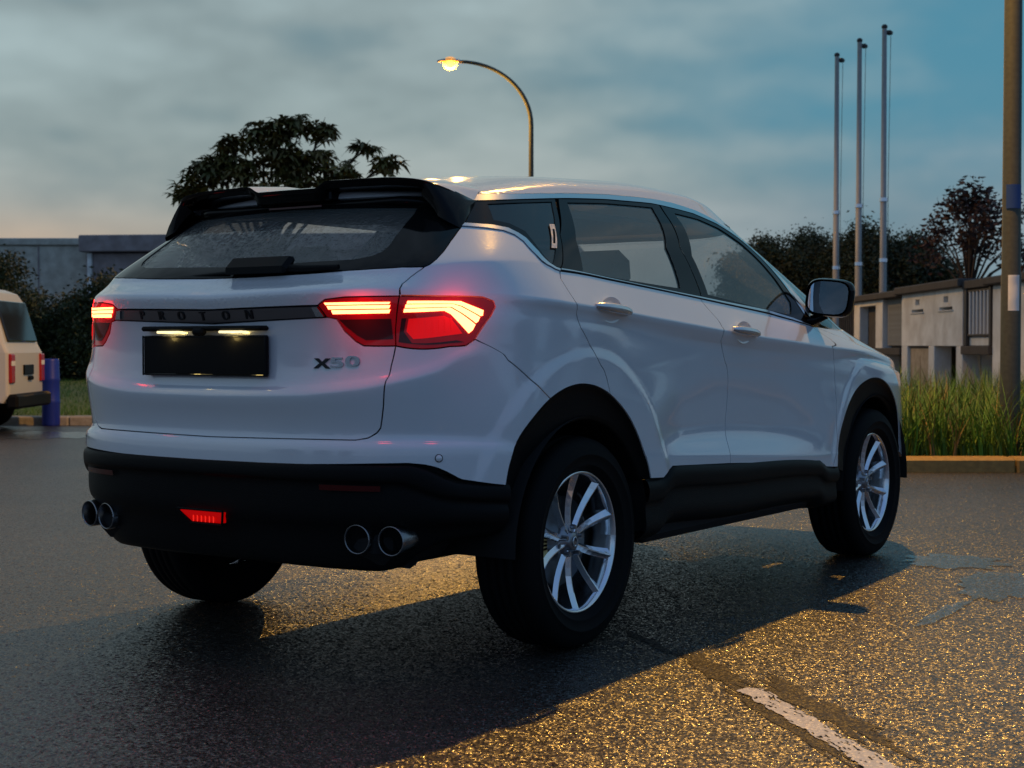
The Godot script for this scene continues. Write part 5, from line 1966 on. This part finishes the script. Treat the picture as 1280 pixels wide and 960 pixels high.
func trees() -> void:
	var rdir := place(0, 1) - place(0, 0)
	var W := func(right: float, y: float, ahead := 0.0) -> Vector3: return rdir * right + (place(1, 0) - place(0, 0)) * ahead + Vector3(0, y, 0)
	# the tree above the spoiler: clumps placed by how far right of the trunk and how high
	var wh := whorl(11, 0.25, 0.075, 0.75, 3)
	var cl := []
	for k in [[-1.32, 3.62, 0.24, 0.35], [-1.08, 3.9, 0.28, 0.45], [-0.84, 4.05, 0.34, 0.7], [-0.57, 4.42, 0.28, 0.5], [-0.43, 3.95, 0.36, 0.8], [-0.02, 4.58, 0.34, 0.7], [0.26, 4.25, 0.42, 1.0], [0.46, 4.80, 0.30, 0.55], [0.53, 3.95, 0.42, 0.9],
			[1.02, 4.66, 0.24, 0.42], [0.95, 4.15, 0.32, 0.6], [1.36, 3.85, 0.3, 0.45], [1.72, 4.36, 0.2, 0.26], [1.52, 4.05, 0.2, 0.2], [2.1, 4.1, 0.26, 0.36], [-0.2, 3.5, 0.6, 0.8], [0.9, 3.5, 0.5, 0.6]]:
		cl.append([W.call(k[0], k[1]), Vector3(k[2], k[2] * 0.8, k[2] * 1.1), k[3]])
	tree("broadleaf_tree", "tree with drooping whorls of leaves standing behind the rear spoiler", "", place(26.0, -4.25), cl, wh, M.leaf_olive, 46, 0.07, 5)
	# hedge of trees beyond the flagpoles
	var tf := tuft(40, 0.42, 0.16, 8)
	var spots := [[58.0, 9.6, 5.1, 1.7], [60.0, 11.6, 5.5, 1.9], [57.0, 13.2, 5.6, 1.8], [61.0, 14.6, 5.2, 1.7], [58.0, 15.4, 5.3, 1.6], [62.0, 17.6, 3.6, 1.6], [66.0, 20.3, 3.4, 1.9], [66.0, 22.6, 3.3, 1.9]]
	var lab := ["dark bushy tree nearest the car's windscreen pillar", "dark bushy tree second from the left in the row beyond the flagpoles", "dark bushy tree behind the leftmost flagpole", "dark bushy tree behind the middle flagpole", "dark bushy tree just right of the rightmost flagpole", "low dark bush at the right end of the tree row", "low dark bush left of the red-leaved tree's trunk", "low dark bush right of the red-leaved tree"]
	for i in spots.size():
		var k: Array = spots[i]
		var h: float = k[2]
		var w: float = k[3]
		var c := []
		for j in 9:
			var a := TAU * j / 9.0
			c.append([Vector3(cos(a) * w * 0.62, h * (0.28 + 0.52 * fmod(j * 0.41, 1.0)), sin(a) * w * 0.62), Vector3(w * 0.55, h * 0.17, w * 0.55), 1.0])
		c.append([Vector3(0.2, h * 0.86, 0), Vector3(w * 0.5, h * 0.15, w * 0.5), 0.8])
		c.append([Vector3(-w * 0.3, h * 0.8, 0.3), Vector3(w * 0.45, h * 0.13, w * 0.5), 0.7])
		tree("bushy_tree", lab[i], "trees beyond the flagpoles", place(k[0], k[1]), c, tf, M.leaf_dark, 85, 0.12, 30 + i)
	# unseen trees added outside the frame for the car's flanks and tail to mirror
	var first_tree: Node3D = get_node("bushy_tree")
	var rim := [[4.0, 34.0], [12.0, 38.0], [20.0, 35.0], [27.0, 39.0], [34.0, 36.0], [-8.0, -34.0], [-15.0, -30.0], [-22.0, -26.0]]
	var added_tree_lab := ["unseen bushy tree added far to the right of the viewpoint for the car to mirror", "second unseen bushy tree added far to the right for the car to mirror", "third unseen bushy tree added far to the right for the car to mirror", "fourth unseen bushy tree added far to the right for the car to mirror", "fifth unseen bushy tree added far to the right for the car to mirror, farthest ahead", "unseen bushy tree added far to the left and behind the viewpoint for the car to mirror", "second unseen bushy tree added far left behind the viewpoint for the car to mirror", "third unseen bushy tree added far left for the car to mirror, farthest behind"]
	for i in rim.size():
		var t := dup(first_tree, "bushy_tree", place(rim[i][0], rim[i][1]), 0.8 * i, added_tree_lab[i])
		t.scale = Vector3(1.5, 0.9, 1.5)
	# red-leaved tree
	var rt := tuft(5, 0.34, 0.2, 12)
	var rc := []
	var rr := RandomNumberGenerator.new()
	rr.seed = 44
	for j in 26:
		var a := rr.randf_range(0, TAU)
		var q := rr.randf_range(0.3, 1.55)
		rc.append([Vector3(cos(a) * q, 5.25 - 0.45 * q + rr.randf_range(-1.1, 0.75), sin(a) * q), Vector3(0.4, 0.32, 0.4), 1.0])
	tree("red_leaved_tree", "sparse tree with reddish leaves beside the lamp post", "", place(46.0, 13.9), rc, rt, M.leaf_red, 20, 0.07, 9)
	# dark shrubs at the left
	var sh := tuft(40, 0.40, 0.13, 15)
	var left := [[40.0, -13.6, 3.5, 1.5, "tall dark shrub behind the van's roof at the left edge"], [41.0, -12.0, 2.3, 1.2, "dark shrub between the van and the downpipe"], [40.0, -10.7, 2.9, 1.1, "dark shrub under the warehouse corner"], [41.0, -9.6, 2.7, 1.3, "dark shrub just left of the car's left tail lamp"], [42.0, -8.0, 2.6, 1.3, "dark shrub behind the car's left rear window corner"], [43.0, -15.4, 3.2, 1.6, "tall dark shrub cut by the left edge of the frame"]]
	for i in left.size():
		var k: Array = left[i]
		var h: float = k[2]
		var w: float = k[3]
		var c := []
		for j in 7:
			var a := TAU * j / 7.0
			c.append([Vector3(cos(a) * w * 0.55, h * (0.2 + 0.5 * fmod(j * 0.37, 1.0)), sin(a) * w * 0.55), Vector3(w * 0.55, h * 0.2, w * 0.55), 1.0])
		c.append([Vector3(0, h * 0.82, 0), Vector3(w * 0.45, h * 0.17, w * 0.45), 0.8])
		tree("dark_shrub", k[4], "shrubs in front of the warehouses", place(k[0], k[1]), c, sh, M.leaf_mid, 80, 0.08, 60 + i, "shrub", true)

func blades(called: String, n: int, spread: Callable, hmin: float, hmax: float, y: float, m: Material, sd: int) -> void:
	var r := RandomNumberGenerator.new()
	r.seed = sd
	var s := st()
	# a tuft of five curved blades
	for k in 5:
		var a := TAU * k / 5.0 + r.randf_range(-0.4, 0.4)
		var d := Vector3(cos(a), 0, sin(a))
		var e := Vector3(-d.z, 0, d.x)
		var lean := r.randf_range(0.12, 0.5)
		var prev := Vector3(d.x * 0.02, 0, d.z * 0.02)
		var pw := 0.010
		var h := r.randf_range(0.75, 1.1)
		for j in 4:
			var t := (j + 1) / 4.0
			var p := d * lean * t * t + Vector3(0, h * (t - 0.22 * t * t * lean * 2), 0)
			var w := 0.010 * (1 - t * 0.95)
			s.set_smooth_group(-1)
			quad(s, prev - e * pw, p - e * w, p + e * w, prev + e * pw)
			prev = p; pw = w
	var mesh := done(s)
	var mm := MultiMesh.new()
	mm.transform_format = MultiMesh.TRANSFORM_3D
	mm.use_colors = true
	mm.mesh = mesh
	mm.instance_count = n
	for i in n:
		var p: Vector3 = spread.call(r)
		p.y = y
		var h := r.randf_range(hmin, hmax)
		mm.set_instance_transform(i, Transform3D(Basis.from_euler(Vector3(r.randfn() * 0.1, r.randf() * TAU, r.randfn() * 0.1)).scaled(Vector3(h * 0.9 + 0.15, h, h * 0.9 + 0.15)), p))
		var v := r.randf_range(0.55, 1.4)
		mm.set_instance_color(i, Color(v * r.randf_range(0.8, 1.5), v, v * r.randf_range(0.6, 1.2)))
	var o := MultiMeshInstance3D.new()
	o.name = called
	o.multimesh = mm
	o.material_override = m
	o.set_meta("kind", "stuff")
	add_child(o, true)

func grasses() -> void:
	blades("tall_grass", 5200, func(r: RandomNumberGenerator) -> Vector3:
		return place(12.5 + 8.5 * pow(r.randf(), 1.6), r.randf_range(2.3, 11.0)), 0.35, 0.85, 0.05, M.blade, 70)
	tag(get_node("tall_grass"), "tall unmown green grass behind the yellow kerb at the right", "grass")
	blades("dry_stalks", 420, func(r: RandomNumberGenerator) -> Vector3:
		return place(12.45 + 5.0 * pow(r.randf(), 1.5), r.randf_range(2.3, 10.0)), 0.45, 0.95, 0.05, M.leaf_olive, 72)
	tag(get_node("dry_stalks"), "dry brown stalks scattered through the tall grass at the right", "grass")
	blades("lawn_grass", 9000, func(r: RandomNumberGenerator) -> Vector3:
		return place(19.6 + 20.0 * pow(r.randf(), 1.7), r.randf_range(-14.0, -3.0)), 0.08, 0.16, 0.09, M.blade, 71)
	tag(get_node("lawn_grass"), "short green lawn grass behind the grey kerb at the left", "grass")
